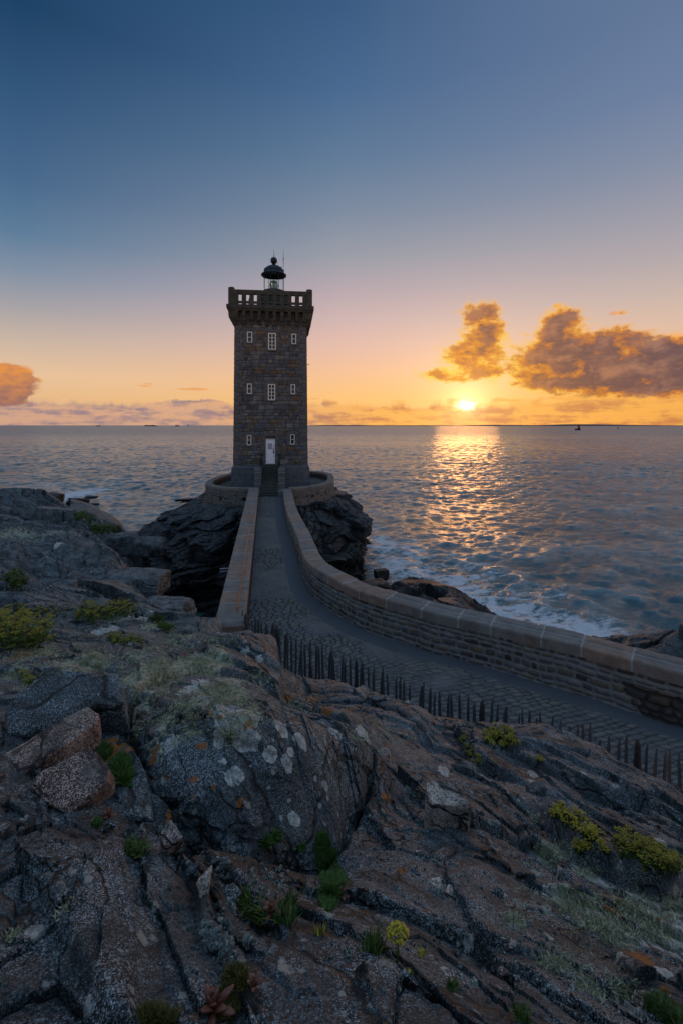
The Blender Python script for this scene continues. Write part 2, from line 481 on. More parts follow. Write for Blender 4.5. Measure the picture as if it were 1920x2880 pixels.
# ---------------------------------------------------------------- terrain control points
cp = []
def col_(px, lst):
    for py, d in lst: cp.append(P(px, py, d))
def colz(px, lst):
    for z, d in lst: cp.append(((px-CX)/F*d, d, EYE+z))
col_(-300, [(2880,1.1),(2300,1.9),(1950,3.3),(1740,6),(1600,11),(1460,24),(1400,40)])
colz(-300, [(-9,58),(-13,68)])
col_(0, [(2880,1.12),(2600,1.4),(2350,1.85),(2150,2.4),(1950,3.4),(1826,4.6),(1765,6.2),(1650,9),(1560,13),(1480,20),(1428,30),(1396,42)])
colz(0, [(-1.4,.55),(-9,55),(-13,66)])
col_(160, [(2880,1.12),(2600,1.42),(2380,1.8),(2290,2.15),(2000,3.3),(1850,4.6),(1786,6.2),(1745,7.2),(1690,9.5),(1600,13.5),(1520,20),(1460,29),(1405,40)])
colz(160, [(-9,50),(-13,60)])
col_(320, [(2880,1.12),(2600,1.45),(2420,1.75),(2340,2.1),(2200,2.5),(2000,3.4),(1850,4.8),(1790,6.2),(1740,7.5),(1720,9.5),(1660,12.5),(1560,17),(1510,24),(1474,33)])
colz(320, [(-11,39),(-13.5,46)])
col_(480, [(2880,1.12),(2600,1.5),(2440,1.85),(2370,2.2),(2200,2.55),(2080,2.85),(1950,3.7),(1850,4.9),(1800,6.2),(1760,7.6),(1740,9.2)])
colz(480, [(-5.6,11.5),(-7.5,13.5),(-9.5,17),(-11,22),(-12,30),(-13.5,50)])
col_(400, [(1700,11.5),(1640,13)]); colz(400, [(-6.2,15.5),(-8,20),(-10,27),(-12.5,40)])
col_(600, [(2880,1.12),(2700,1.32),(2560,1.62),(2440,2.0),(2350,2.4),(2310,2.5),(2200,2.65),(2090,2.85),(1980,3.6),(1880,4.6),(1805,6.3),(1765,7.8),(1745,8.8)])
colz(600, [(-5.5,10.2),(-7.5,11.8),(-9.5,15),(-11,20),(-12,28)])
col_(760, [(2880,1.12),(2700,1.35),(2560,1.75),(2440,2.2),(2350,2.6),(2310,2.66),(2200,2.75),(2120,2.9),(2000,3.7),(1900,4.9),(1830,6.3),(1794,7.7)])
colz(760, [(-4.9,8.6),(-6.3,9.6)])
col_(778, [(1798,7.5)])
col_(815, [(1893,8.0),(1908,6.5),(1938,5.2),(1980,4.3)])
colz(815, [(-5.6,8.7)])
col_(880, [(2880,1.12),(2560,1.78),(2440,2.25),(2360,2.65),(2330,2.75),(2200,2.9),(2110,3.05),(2030,3.6),(1985,4.9),(1935,7.0),(1912,8.2)])
colz(880, [(-6.0,9.3)])
col_(1000, [(2880,1.12),(2700,1.4),(2560,1.8),(2440,2.3),(2310,2.95),(2230,3.2),(2110,3.35),(2060,3.7),(2000,4.8),(1962,6.5),(1942,8.0)])
colz(1000, [(-6.0,9.0)])
col_(1120, [(2880,1.13),(2600,1.75),(2400,2.5),(2250,3.3),(2150,4.1),(2060,5.3),(1985,7.3)])
colz(1120, [(-5.9,8.6)])
col_(1250, [(2880,1.15),(2700,1.5),(2500,2.15),(2350,2.8),(2250,3.4),(2150,4.3),(2080,5.5),(2025,7.0)])
colz(1250, [(-6.0,8.0)])
col_(1500, [(2880,1.25),(2700,1.65),(2500,2.4),(2350,3.2),(2250,3.9),(2150,5),(2055,6.5)])
colz(1500, [(-5.9,7.3)])
col_(1700, [(2880,1.3),(2600,2.1),(2400,3.2),(2250,4.4),(2125,5.9)])
colz(1700, [(-5.9,6.7)])
col_(1920, [(2880,1.35),(2700,1.75),(2500,2.6),(2350,3.7),(2235,5.0)])
colz(1920, [(-5.9,6.1)])
colz(2400, [(-1.8,1.0),(-2.9,2.4),(-4.0,3.4),(-5.9,4.4)])
for x, y, z in [(7.5,11,-8.8),(4.3,12.8,-8.8),(1,15,-9),(-1,20,-9.8),(-2,26,-10.3),(-2.4,30,-10.8),(10,10,-8.7),(13,9,-8.5),(14,16,-9.8),(9,17,-10.3),(11,13.5,-9.7)]: cp.append((x, y, EYE+z))
for px, py, d in [(1215,1633,33),(1322,1692,28.5),(1377,1738,26.5),(1500,1785,24),(1600,1800,22),(1690,1796,21),(1780,1786,20.5),(1869,1777,20),(1920,1768,20),(2100,1760,19)]:
    cp.append(P(px, py, d)); cp.append(((px-CX)/F*d*1.14, d*1.14, EYE-13.2))
colz(1040, [(-11.2,31),(-13,38)]); colz(1110, [(-11.2,30),(-13.2,38)])
colz(700, [(-13,52),(-13,80)]); colz(1000, [(-13.5,60)]); colz(1500, [(-13.5,50),(-13.5,80)]); colz(2300,[(-13.5,50)]); colz(0,[(-14,85)]); colz(-400,[(-14,85)])
cp = np.array(cp)

def rbf_fit(pts, vals, lam=1e-4):
    n = len(pts); d = np.linalg.norm(pts[:, None]-pts[None], axis=2)
    K = np.where(d > 0, d*d*np.log(d+1e-12), 0)+np.eye(n)*lam
    Pm = np.c_[np.ones(n), pts]
    A = np.block([[K, Pm], [Pm.T, np.zeros((3, 3))]])
    return np.linalg.solve(A, np.r_[vals, 0, 0, 0])
def warp_uw(x, y): return x/y*1.3, np.log(y)
cpu = np.stack(warp_uw(cp[:, 0], cp[:, 1]), 1)
coef = rbf_fit(cpu, cp[:, 2], 2e-3)
def rbf_eval(x, y):
    u, w = warp_uw(x, y); u = u.ravel(); w = w.ravel()
    out = np.empty(u.shape)
    for i in range(0, len(u), 20000):
        a = u[i:i+20000, None]-cpu[None, :, 0]; b = w[i:i+20000, None]-cpu[None, :, 1]
        r2 = a*a+b*b
        out[i:i+20000] = (0.5*r2*np.log(r2+1e-12)) @ coef[:-3] + coef[-3]+coef[-2]*u[i:i+20000]+coef[-1]*w[i:i+20000]
    return out.reshape(x.shape)

# cracks and steps of the near rock, read in the photo: (points, width m, depth m, step m)
base_cache = {}
NRr, NCr = 150, 120
uu = np.linspace(-1.3, 1.3, NCr); ww = np.linspace(math.log(0.5), math.log(90), NRr)
U0, W0 = np.meshgrid(uu, ww); Y0 = np.exp(W0); X0 = U0*Y0
Z0 = rbf_eval(X0, Y0)
def base_z(x, y):   # bilinear look-up in (u, log y)
    u = (x/y+1.3)/2.6*(NCr-1); w = (np.log(y)-ww[0])/(ww[-1]-ww[0])*(NRr-1)
    u = np.clip(u, 0, NCr-1.001); w = np.clip(w, 0, NRr-1.001)
    i = w.astype(int); j = u.astype(int); a = w-i; b = u-j
    return (Z0[i, j]*(1-b)+Z0[i, j+1]*b)*(1-a)+(Z0[i+1, j]*(1-b)+Z0[i+1, j+1]*b)*a
bvh0 = BVHTree.FromPolygons([tuple(v) for v in np.stack([X0, Y0, Z0], -1).reshape(-1, 3).tolist()], gridf(NRr, NCr).tolist())
def hit0(px, py):
    d = Vector(((px-CX)/F, 1, -(py-CY)/F)).normalized()
    h = bvh0.ray_cast(Vector((0, 0, EYE)), d)
    return h[0] if h[0] is not None else Vector(P(px, py, 3))

cracks = [
 ([(100,2420),(150,2500),(190,2620),(235,2740),(290,2900)], .020, .020, .03),
 ([(504,2472),(560,2580),(610,2680),(650,2780)], .03, .02, .035),
 ([(400,2430),(440,2560),(450,2700),(480,2880)], .04, .008, .012),
 ([(530,2410),(600,2470),(700,2530),(760,2600),(830,2700),(930,2790),(1010,2880)], .025, .03, .035),
 ([(480,2420),(560,2500),(640,2600),(700,2700),(740,2740)], .03, .03, -.02),
 ([(740,2690),(830,2760),(900,2820),(960,2880)], .02, .03, .03),
 ([(1060,2540),(1160,2560),(1280,2610),(1367,2660),(1480,2690),(1600,2740),(1700,2760),(1780,2740)], .03, .035, .04),
 ([(860,2600),(1000,2640),(1100,2700),(1200,2760),(1330,2850)], .02, .02, .025),
 ([(1296,2070),(1330,2120),(1400,2170),(1470,2210),(1540,2260),(1560,2330),(1600,2380),(1700,2430),(1830,2480),(1920,2540)], .07, .08, .12),
 ([(1454,2117),(1500,2160),(1600,2210),(1700,2240),(1800,2250),(1920,2300)], .05, .06, .06),
 ([(1340,2330),(1420,2340),(1500,2330),(1545,2360),(1560,2400)], .03, .05, .06),
 ([(1180,2320),(1250,2380),(1180,2420),(1100,2420)], .05, .02, .02),
 ([(1560,2440),(1620,2500),(1690,2580),(1750,2680),(1800,2780),(1850,2880)], .03, .03, .03),
 ([(1290,2000),(1330,2060),(1330,2100)], .03, .05, .02),
 ([(200,1850),(330,1880),(350,1960),(420,1980),(520,2050),(600,2110),(700,2150)], .04, .03, .04),
 ([(420,2290),(430,2200),(440,2110),(500,2060)], .04, .02, .02),
 ([(640,1800),(760,1860),(860,1960),(940,2030)], .05, .04, .05),
 ([(0,1870),(150,1900),(260,1930)], .04, .03, .05),
 ([(500,1790),(580,1830),(700,1870)], .05, .04, .06),
 ([(1100,2010),(1200,2060),(1290,2110),(1360,2200)], .04, .03, .04),
 ([(1430,2190),(1520,2230),(1620,2300),(1750,2360),(1900,2400)], .03, .03, .03),
 ([(1560,2130),(1640,2170),(1760,2220),(1920,2350)], .03, .03, .04),
]
cr_w = []
for pts, w, dp, st in cracks:
    cr_w.append((np.array([hit0(*p)[:2] for p in pts]), w, dp, st))
def crack_disp(x, y):
    out = np.zeros(x.shape)
    wob = fbm(x*3, y*3, np.full_like(x, 3.3), 3)*0.06; wob2 = fbm(x*3, y*3, np.full_like(x, 13.3), 3)*0.06
    X_ = x+wob; Y_ = y+wob2
    brk = sst(fbm(x*1.7, y*1.7, np.full_like(x, 31.3), 2), -0.5, 0.1)
    for pl, w, dp, st in cr_w:
        lo = pl.min(0)-0.5; hi = pl.max(0)+0.5
        m = (X_ > lo[0]) & (X_ < hi[0]) & (Y_ > lo[1]) & (Y_ < hi[1])
        if not m.any(): continue
        xx = X_[m]; yy = Y_[m]; best = np.full(xx.shape, 9e9); side = np.zeros(xx.shape); L = np.linalg.norm(np.diff(pl, axis=0), axis=1).sum()
        endf = np.ones(xx.shape)
        for i in range(len(pl)-1):
            a, b = pl[i], pl[i+1]; ab = b-a; l2 = ab@ab
            t = np.clip(((xx-a[0])*ab[0]+(yy-a[1])*ab[1])/l2, 0, 1)
            dx = xx-a[0]-t*ab[0]; dy = yy-a[1]-t*ab[1]; d = np.hypot(dx, dy)
            k = d < best; best = np.where(k, d, best); side = np.where(k, np.sign(ab[0]*dy-ab[1]*dx), side)
        w2 = w*.42
        g = -dp*1.0*np.exp(-(best/w2)**1.4) + st*side*np.exp(-best/(w*7))*(1-np.exp(-(best/w2)))
        out[m] += g*brk[m]
    return out

def terrain_z(x, y, lite=False):
    zb = base_z(x, y)
    one = np.ones_like(x)
    far = sst(y, 5.0, 9.5)
    near = 1-far
    wy = sst(y, 11, 30)
    # near granite: broad swells, slanting layers, small relief
    q = (0.86*x+0.5*y); t = (0.5*x-0.86*y)
    nw = fbm(x*0.8, y*0.8, one*2.2, 3)
    zn = fbm(x*1.3, y*1.3, one*5.1, 3)*0.05
    ph = q*2.3+nw*0.9+t*0.12
    fr = ph-np.floor(ph); saw = np.where(fr < 0.95, fr/0.95, (1-fr)/0.05)
    zn += (saw-0.5)*0.022*sst(fbm(x*.9+9, y*.9, one*8.8, 2), -0.4, 0.2)
    nw2 = fbm(x*3.1, y*3.1, one*4.2, 3)
    ax = q+nw*.10+nw2*.035; ay = t*.75+nw*.12+nw2*.03
    for sc_, am, tl, sx, gt in ((.80, .024, .13, .55, .3), (.31, .011, .20, .75, .1), (.125, .005, .26, .85, .0), (.055, .0025, .26, .8, -.1)):
        f1, f2, idn, ox, oy = cells(ax/(sc_*sx)+3, ay/sc_, int(sc_*50)+2)
        r1 = _R[2][idn]-0.5; r2 = _R[3][idn]-0.5; r3 = _R[1][(idn*7+3) & 4095]-0.5
        edge = sst(f2-f1, 0.0, 0.05)
        zn += (r1*am*1.5+(ox*r2+oy*r3)*sc_*tl-(1-edge)*am*.45)*sst(fbm(x*.8+sc_*9, y*.8, one*3.9, 2), -.45-gt, .15-gt)
    if not lite: zn += fbm(x*16, y*16, one*6.7, 4, ridged=True)*0.006
    zn += crack_disp(x, y)
    # farther rock: blocks with their own tilt, stacked in slanting slabs
    zf = fbm(x*.35, y*.35, one*4.4, 4)*0.35
    ax = x*0.94+y*0.34; ay = -x*0.34+y*0.94
    w1 = fbm(x*.5, y*.5, one*6.4, 3)*0.45
    for sc_, am, tl, sx in ((4.2, .30, .42, 1.8), (1.6, .17, .55, 1.6), (0.65, .06, .50, 1.4)):
        f1, f2, idn, ox, oy = cells((ax+w1)/(sc_*sx), (ay+w1*.6)/sc_, int(sc_*10))
        r1 = _R[2][idn]-0.5; r2 = _R[3][idn]-0.5; r3 = _R[1][(idn*7+3) & 4095]-0.5
        edge = sst(f2-f1, 0.0, 0.06)
        zf += (r1*am*1.6 + (ox*(r2*1.6-0.35)+oy*(r3*1.8+0.2))*sc_*tl - (1-edge)*am*0.9)
    zf += fbm(ax*.8, ay*3.4, one*2.7, 5, ridged=True)*0.20-.08
    amp = sst(y, 4.6, 9.5)*(0.55+0.35*wy)*(1-.35*sst(y, 30, 45))
    zf = np.clip(zf, -1.6, .75)*(1-.45*sst(x, 1.5, 3.5)*(1-.6*sst(y, 22, 26)))
    z = zb + zn*near + zf*amp
    ppx = x/y*F+CX
    dcr = np.interp(ppx, [500,620,713,778,792,810,844,926,1007,1089,1170,1220,1280,1321,1392,1444,1539,1605,1652,1699,1770,1900], [0,8,24,24,86,80,56,40,37,26,16,27,15,21,20,25,-3,0,17,9,10,12])
    z = z-dcr/F*y*sst(y, 3.6, 6.4)*(1-sst(y, 10.5, 13))
    inp = in_poly(x, y, poly)
    z = np.where(inp, np.minimum(z, path_z(y)-0.35), z)
    return z

# the overhanging mass of rock in the middle: a shell over its own plan outline, the ground lowered under it
mass_px = [(430,2.58),(470,2.55),(524,2.48),(585,2.42),(643,2.38),(700,2.38),(737,2.38),(802,2.40),(867,2.48),(933,2.62),(973,2.86),(1010,3.05),(1040,3.4),(1010,4.0),(900,4.5),(760,4.8),(620,4.8),(500,4.5),(410,3.9),(380,3.2),(395,2.8)]
mass_w = np.array([((a-CX)/F*d, d) for a, d in mass_px])
mass_c = np.array([-0.68, 3.45])
_ang = np.arctan2(mass_w[:, 1]-mass_c[1], mass_w[:, 0]-mass_c[0]); _o = np.argsort(_ang); _rad = np.linalg.norm(mass_w-mass_c, axis=1)
def mass_R(a): return np.interp(a, np.r_[_ang[_o][-1]-2*np.pi, _ang[_o], _ang[_o][0]+2*np.pi], np.r_[_rad[_o][-1], _rad[_o], _rad[_o][0]])
_tz = terrain_z
HOL = [((a-CX)/F*d, d, rx, ry, dp) for a, d, rx, ry, dp in ((560,2.36,.22,.13,.15),(700,2.32,.26,.15,.20),(840,2.40,.22,.16,.17))]
def terrain_low(x, y):
    z = _tz(x, y)
    a = np.arctan2(y-mass_c[1], x-mass_c[0]); rho = np.hypot(x-mass_c[0], y-mass_c[1])/mass_R(a)
    k = (1-sst(rho, .86, 1.06))*1.0
    z = z-k*.55
    # the hollow in front of the lip
    for cx_, cy_, rx_, ry_, dp_ in HOL: z = z-dp_*np.exp(-((x-cx_)/rx_)**2-((y-cy_)/ry_)**2)
    return z
NR, NC = 1250, 860
u_ = np.linspace(-1.2, 1.2, NC); w_ = np.linspace(math.log(0.55), math.log(80), NR)
U, W = np.meshgrid(u_, w_); Yg = np.exp(W); Xg = U*Yg
Zg = terrain_low(Xg, Yg)
# push the surface sideways with noise so that steep parts get ledges and hollows
one = np.ones_like(Xg); am = np.clip(Yg*0.016-.02, 0.006, 0.30)
fx = np.clip(1.6/Yg**0.55, .25, 1.8)
dx = fbm(Xg*fx*1.5, Yg*fx*1.5, Zg*fx*2.5, 4); dy = fbm(Xg*fx*1.5+50, Yg*fx*1.5, Zg*fx*2.5+20, 4)
dmask = ~in_poly(Xg, Yg, poly)
TX = Xg+dx*am*dmask; TY = Yg+dy*am*dmask; TZ = Zg
terr_V = np.stack([TX, TY, TZ], -1).reshape(-1, 3)

def build_mass():
    nth, nr_ = 900, 420
    th = np.linspace(-np.pi, np.pi, nth, endpoint=False); R = mass_R(th)
    k = 9; R = np.convolve(np.r_[R[-k:], R, R[:k]], np.hanning(2*k+1)/np.hanning(2*k+1).sum(), 'same')[k:-k]
    R = R*(1+fbm(np.cos(th)*3, np.sin(th)*3, th*0+4, 4)*.05)
    t = np.linspace(0, 1, nr_)[:, None]
    # top from the centre out, round the lip, then back underneath
    rho = np.where(t < .72, (t/.72)**.8*.90, 0); f = np.clip((t-.72)/.20, 0, 1); rho = np.where(t >= .72, .90+.10*np.sin(f*np.pi/2), rho)
    drop = np.where(t >= .72, .30*(1-np.cos(f*np.pi/2))**.8, 0)
    g = np.clip((t-.92)/.08, 0, 1); rho = rho-g*.35; drop = drop+g*.16
    x = mass_c[0]+rho*R*np.cos(th); y = mass_c[1]+rho*R*np.sin(th)
    front = sst(-(y-mass_c[1]), -.3, .9); back = 1-sst(-(y-mass_c[1]), -.9, -.1)
    edge = sst(rho, .72, 1.0)
    zt = _tz(np.clip(x, -9, 9), np.clip(y, .6, 50))
    zt = zt+.02+front*.10*(1-edge*.3)-back*edge*.20
    z = zt-drop*(.45+.75*front)
    one = np.ones_like(x)
    lx = x*1.6; 
    n1 = fbm(x*1.5, y*1.5, z*1.5+7, 4); n2 = fbm(x*5, y*5, z*7, 4, ridged=True)
    side = sst(drop, .0, .08)
    for sc_, am, tl in ((.42, .045, .30), (.16, .018, .30), (.06, .006, .3)):
        aa = (x*.9+z*.5+n1*.05)/sc_; bb = (z*1.2-x*.35+y*.3)/sc_
        f1, f2, idn, ox, oy = cells(aa+4, bb+9, int(sc_*90)+1)
        r1 = _R[2][idn]-.5; r2 = _R[3][idn]-.5; r3 = _R[1][(idn*5+1) & 4095]-.5
        dsp = (r1*am*2+(ox*r2+oy*r3)*sc_*tl-(1-sst(f2-f1, 0, .1))*am*.5)*side
        x = x+np.cos(th)*dsp; y = y+np.sin(th)*dsp
    x = x+np.cos(th)*(n1*.06+n2*.012)*side; y = y+np.sin(th)*(n1*.06+n2*.012)*side; z = z+n2*.006+fbm(x*16, y*16, z*16, 3)*.004
    return np.stack([x, y, z], -1), gridf(nr_, nth, True)
massV, massF = build_mass()
# coarse copy for placing things
st = 4
cv = np.stack([TX[::st, ::st], TY[::st, ::st], TZ[::st, ::st]], -1); nr_, nc_ = cv.shape[:2]
mv = massV[::6, ::6]; mr_, mc_ = mv.shape[:2]
bvh = BVHTree.FromPolygons(cv.reshape(-1, 3).tolist()+mv.reshape(-1, 3).tolist(), gridf(nr_, nc_).tolist()+(gridf(mr_, mc_, True)+nr_*nc_).tolist())
def hit(px, py):
    d = Vector(((px-CX)/F, 1, -(py-CY)/F)).normalized()
    h = bvh.ray_cast(Vector((0, 0, EYE)), d)
    if h[0] is None: return Vector(P(px, py, 5)), Vector((0, 0, 1))
    n = h[1]
    if n.z < 0: n = -n
    return h[0], n
def drop(x, y):
    h = bvh.ray_cast(Vector((x, y, 40)), Vector((0, 0, -1)))
    if h[0] is None: return Vector((x, y, EYE-2)), Vector((0, 0, 1))
    n = h[1]
    if n.z < 0: n = -n
    return h[0], n

# lichen fields as attributes of the rock surface
def blob_attr(lst, V, soft=0.35, wob=0.35, seed=1.0):
    out = np.zeros(len(V), np.float32)
    nz = None
    for b in lst:
        px, py, r = b[:3]; k = b[3] if len(b) > 3 else 1.0
        h, n = hit(px, py); rr = r*h.y/F*1.15
        h1, _n = hit(px, py-r*.7); h2, _n = hit(px, py+r*.7)
        sy = min(max(abs(h1.y-h2.y)/(1.4*rr), .8), 3.0)
        m = (np.abs(V[:, 0]-h.x) < rr*1.8) & (np.abs(V[:, 1]-h.y) < rr*1.8*sy)
        if not m.any(): continue
        p = V[m]; d = np.sqrt((p[:, 0]-h.x)**2+((p[:, 1]-h.y)/sy)**2+((p[:, 2]-h.z)*(1 if sy < 1.3 else .3))**2)/rr
        d = d+fbm(p[:, 0]/rr*1.2+px, p[:, 1]/rr*1.2, p[:, 2]/rr*1.2, 3)*wob
        out[m] = np.maximum(out[m], k*(1-sst(d, 1-soft, 1+soft*0.2)))
    return out
lw = [(759,2123,20),(810,2151,22),(818,2117,13),(654,2184,35,.75),(628,2141,10,.7),(828,2306,19),(847,2084,24),(690,2075,34),(941,2068,17),(1018,2068,16),(790,2050,24,.8),
      (1249,2170,16),(1507,2206,14),(1499,2179,10),(1545,2425,34),(1562,2464,22),(1556,2508,32),(1663,2568,25),(1663,2475,32),(1828,2546,40),(1872,2617,64),(1915,2672,60),
      (1414,2576,12,.7),(1537,2631,10),(1323,2653,18,.8),(1252,2735,12,.7),(102,2624,26,.9),(1641,2181,10),(1855,2364,10),(1590,2735,14,.7),(1630,2760,16,.7),(1530,2560,16,.8),(1780,2850,22,.8),(1740,2700,20,.7),
      (580,1960,34,.7),(640,2000,36,.75),(560,1930,30,.7),(700,2020,26,.8),(620,1950,20,.7),(520,1945,18,.7),(660,2040,18,.8),(110,1838,22,.8),(230,1860,24,.8),(345,1725,30,.9),(400,1740,22,.8),(300,1770,24,.7),(545,1850,12),(570,1858,8),(620,1835,14),(690,1830,12),(730,1850,10),(165,1528,9,.7),(395,1530,9,.7),(405,1605,9,.8),(1655,2320,10,.7),(1420,2520,10,.6),
      (1790,2650,26,.7),(1870,2740,30,.7),(1200,2600,8,.5),(1480,2600,9,.8),(60,1500,6,.6),(480,2090,30,.5),(520,2200,12,.3)]
ly = [(100,1840,70,.9),(250,1850,90,.8),(200,1900,70,.6),(420,1830,60,.5),(450,1880,90,.9),(560,1870,90,.9),(620,1950,80,.8),(420,1960,80,.6),(520,2000,80,.6),(380,2050,60,.5),(470,2040,60,.6),(700,2000,60,.7),(330,1960,60,.4),(740,1900,60,.5),(820,1980,60,.5),
      (900,2060,40,.4),(1000,2080,40,.3),(1090,2060,60,.3),(1550,2400,60,.7),(1620,2540,70,.8),(1680,2600,60,.7),(1740,2640,60,.7),(1650,2460,50,.6),(1780,2560,60,.8),(1850,2620,60,.7),(1900,2560,50,.7),(1480,2520,50,.4),(1560,2720,50,.7),(1640,2780,50,.6),(1750,2780,50,.5),(1450,2590,40,.5),
      (40,1900,50,.6),(20,1500,60,.6),(150,1500,60,.5),(250,1520,60,.4),(500,1790,60,.6),(440,1760,40,.7),(600,1800,60,.5),(650,2060,50,.5),(1500,2300,30,.4),(1750,2480,40,.5),(1200,2250,60,.2),(1860,2430,50,.5),(180,2560,14,.5),(30,2640,14,.5)]
lo = [(429,2196,14),(465,2188,12),(545,2196,12),(327,2107,26),(310,2090,20),(429,2139,20),(440,2110,18),(571,2098,18),(673,2258,16),(547,2190,14),(600,2215,10),(565,2098,16),(1084,2241,20),(1724,2563,22),(1789,2689,26),(1820,2700,20),(1850,2600,20),(922,1995,24,.8),(880,1975,18),(815,1962,22,.8),(980,2000,14,.7),
      (700,2040,22,.9),(620,2020,16),(590,2010,14),(380,2075,18),(420,2060,14),(60,1850,26),(1440,2460,16,.6),(1130,2450,20,.7),(1120,2770,12),(1130,2750,10),(1200,2560,10),(140,2530,8),(1740,2540,18),(1870,2790,16),(270,1905,20,.6),(360,2110,16),(300,2130,16),(480,2290,10),(545,2240,8),(1090,2090,12,.7)]
A_lw = blob_attr(lw, terr_V, 0.3, 0.45)
A_ly = blob_attr(ly, terr_V, 0.8, 0.5)
lo = [(b[0], b[1], b[2]*.72)+tuple(b[3:]) for b in lo]
A_lo = blob_attr(lo, terr_V, 0.5, 0.8)
Yv = terr_V[:, 1]
A_soil = blob_attr([(620,2420,120,1),(760,2440,110,1),(560,2400,60,.8),(690,2540,80,.8),(640,2640,60,.7),(820,2480,60,.8),(480,2360,60,.8),(330,2300,50,.6),(700,2360,90,1),(250,2330,80,.7)], terr_V, 0.9, 0.3)

def rock_material(name, lichen=True, tone=1.0, far=False, tint=(1, 1, 1), grain=1.0, wet=False):
    m, b = new_mat(name); ts = min(tone, 1.25)
    p = geo_pos()
    n1 = noise(p, 0.9, 5, 0.6); n2 = noise(p, 5.0, 6, 0.65)
    sp = noise(p, 170.0*grain, 2, 0.8); sp2 = noise(vop('ADD', p, (5, 3, 1)), 95.0*grain, 2, 0.7)
    t = tone
    a = tuple(0.009*t*k for k in (.52, .98, 1.22)); bb = tuple(0.060*t*k for k in (.54, .97, 1.16))
    n4 = noise(vop('ADD', p, (17, 3, 5)), 4.5, 5, 0.65)
    base = mixc(smooth(n1*0.5+n4*0.5, .40, .60), a, bb)
    brown = noise(vop('ADD', p, (11, 3, 7)), 2.1, 5, 0.6)
    base = mixc(smooth(brown, .58, .74)*0.25, base, (0.070*t, 0.060*t, 0.050*t))
    sp3 = noise(vop('ADD', p, (2, 8, 4)), 58.0*grain, 3, 0.8)
    base = mixc(smooth_r(sp3, .40, .50)*0.75, base, (0.014, 0.014, 0.017))
    dens = smooth(noise(vop('ADD', p, (31, 3, 7)), 3.6*grain, 5, 0.65), .38, .62)
    base = mixc(smooth(sp3, .53, .62)*(dens*.5+.2), base, (0.26*ts, 0.32*ts, 0.34*ts))
    base = mixc(smooth(sp, .53, .62)*(dens*.55+.18), base, (0.60*ts, 0.70*ts, 0.74*ts))
    base = mixc(smooth_r(sp2, .36, .46)*0.85, base, (0.012, 0.012, 0.014))
    base = mixc(1.0, base, tint, 'MULTIPLY')
    rough = 0.72
    qx, qy, qz = sep(p)
    wv = noise(p, 1.6*min(1, grain*2), 4, .6, out=1)
    qv = vop('ADD', comb(qx*0.86+qy*0.5, qx*0.22-qy*0.40, qz*1.3), vscale(wv, 0.45))
    vs_ = 1.0 if grain > .5 else .45
    c1_ = smooth(voro(qv, 1.7*vs_, 'DISTANCE_TO_EDGE'), 0.0, .035)
    c2_ = smooth(voro(vop('ADD', qv, (3, 1, 2)), 5.2*vs_, 'DISTANCE_TO_EDGE'), 0.0, .05)
    c1m = 1.0-(1.0-c1_)*smooth(noise(vop('ADD', p, (9, 9, 1)), 0.8, 2), .42, .55)
    c2m = 1.0-(1.0-c2_)*smooth(noise(vop('ADD', p, (2, 9, 7)), 1.5, 2), .48, .58)
    crk = c1m*c2m
    base = mixc((1.0-crk)*0.9, base, (0.008, 0.008, 0.008))
    if lichen:
        L = attr('lich_white'); Y = attr('lich_yellow'); O = attr('lich_orange'); so = attr('soil')
        ln = noise(p, 28.0, 6, 0.75); ln2 = noise(p, 9.0, 5, 0.7)
        base = mixc(so*0.9, base, mixc(smooth(noise(p, 60, 4, .8), .4, .7), (0.006, 0.006, 0.006), (0.022, 0.019, 0.017)))
        spots = voro(vop('ADD', p, (1, 2, 3)), 4.3, 'F1')
        rare = smooth_r(spots + (ln-0.5)*0.35, .10, .16)*smooth(noise(p, 0.7, 2), .5, .56)*smooth_r(so, 0, .3)
        mw = smooth(L + (ln-0.5)*1.6 + (noise(p, 75.0, 3, .7)-0.5)*0.6, .38, .52)
        spots2 = voro(vop('ADD', p, (4, 2, 9)), 12.0, 'F1')
        mr = X.m('MAXIMUM', smooth_r(spots + (ln-0.5)*0.30, .11, .15), smooth_r(spots2 + (ln-0.5)*0.5, .14, .20))*smooth(noise(p, 1.1, 2), .47, .56)*smooth_r(so, 0, .3)
        base = mixc(mr*0.7, base, (0.36, 0.39, 0.36))
        base = mixc(mw*0.92, base, mixc(smooth(ln, .38, .62), (0.20, 0.22, 0.20), (0.52, 0.55, 0.54)))
        my = smooth(Y*0.95 + (ln2-0.5)*1.5 + (ln-0.5)*1.3, .42, .66)
        base = mixc(my*0.85, base, mixc(smooth(ln, .4, .6), (0.13, 0.15, 0.10), (0.42, 0.45, 0.31)))
        mo = smooth(O + (ln-0.5)*1.4, .45, .6)
        base = mixc(mo*0.9, base, mixc(ln, (0.14, 0.045, 0.008), (0.42, 0.15, 0.02)))
    if wet:
        pz = sep(p)[2]
        wet_m = smooth_r(pz + (n1-0.5)*1.4, 1.4, 2.6)
        base = mixc(smooth_r(pz + (n1-0.5)*1.6, 3.0, 5.0)*0.55, base, (0.020, 0.020, 0.021))
        base = mixc(wet_m*0.75, base, (0.018, 0.017, 0.018))
        # broken foam and rusty stain near the waterline
    put(b, 'Base Color', base)
    put(b, 'Roughness', (n2*0.35+0.48) if not wet else (n2*0.3+0.42))
    put(b, 'Specular IOR Level', 0.35)
    h1 = noise(p, 22.0, 8, 0.72); 
    nb1 = bump(n2, 0.5, 0.07)
    nb2 = bump(h1, 0.75, 0.022, nb1)
    nb3 = bump(sp, 0.5, 0.004, nb2)
    nb3 = bump(crk, 0.8, 0.02/vs_, nb3)
    put(b, 'Normal', nb3)
    return m
M_ground = rock_material('granite_bedrock', True, 1.0, wet=True)
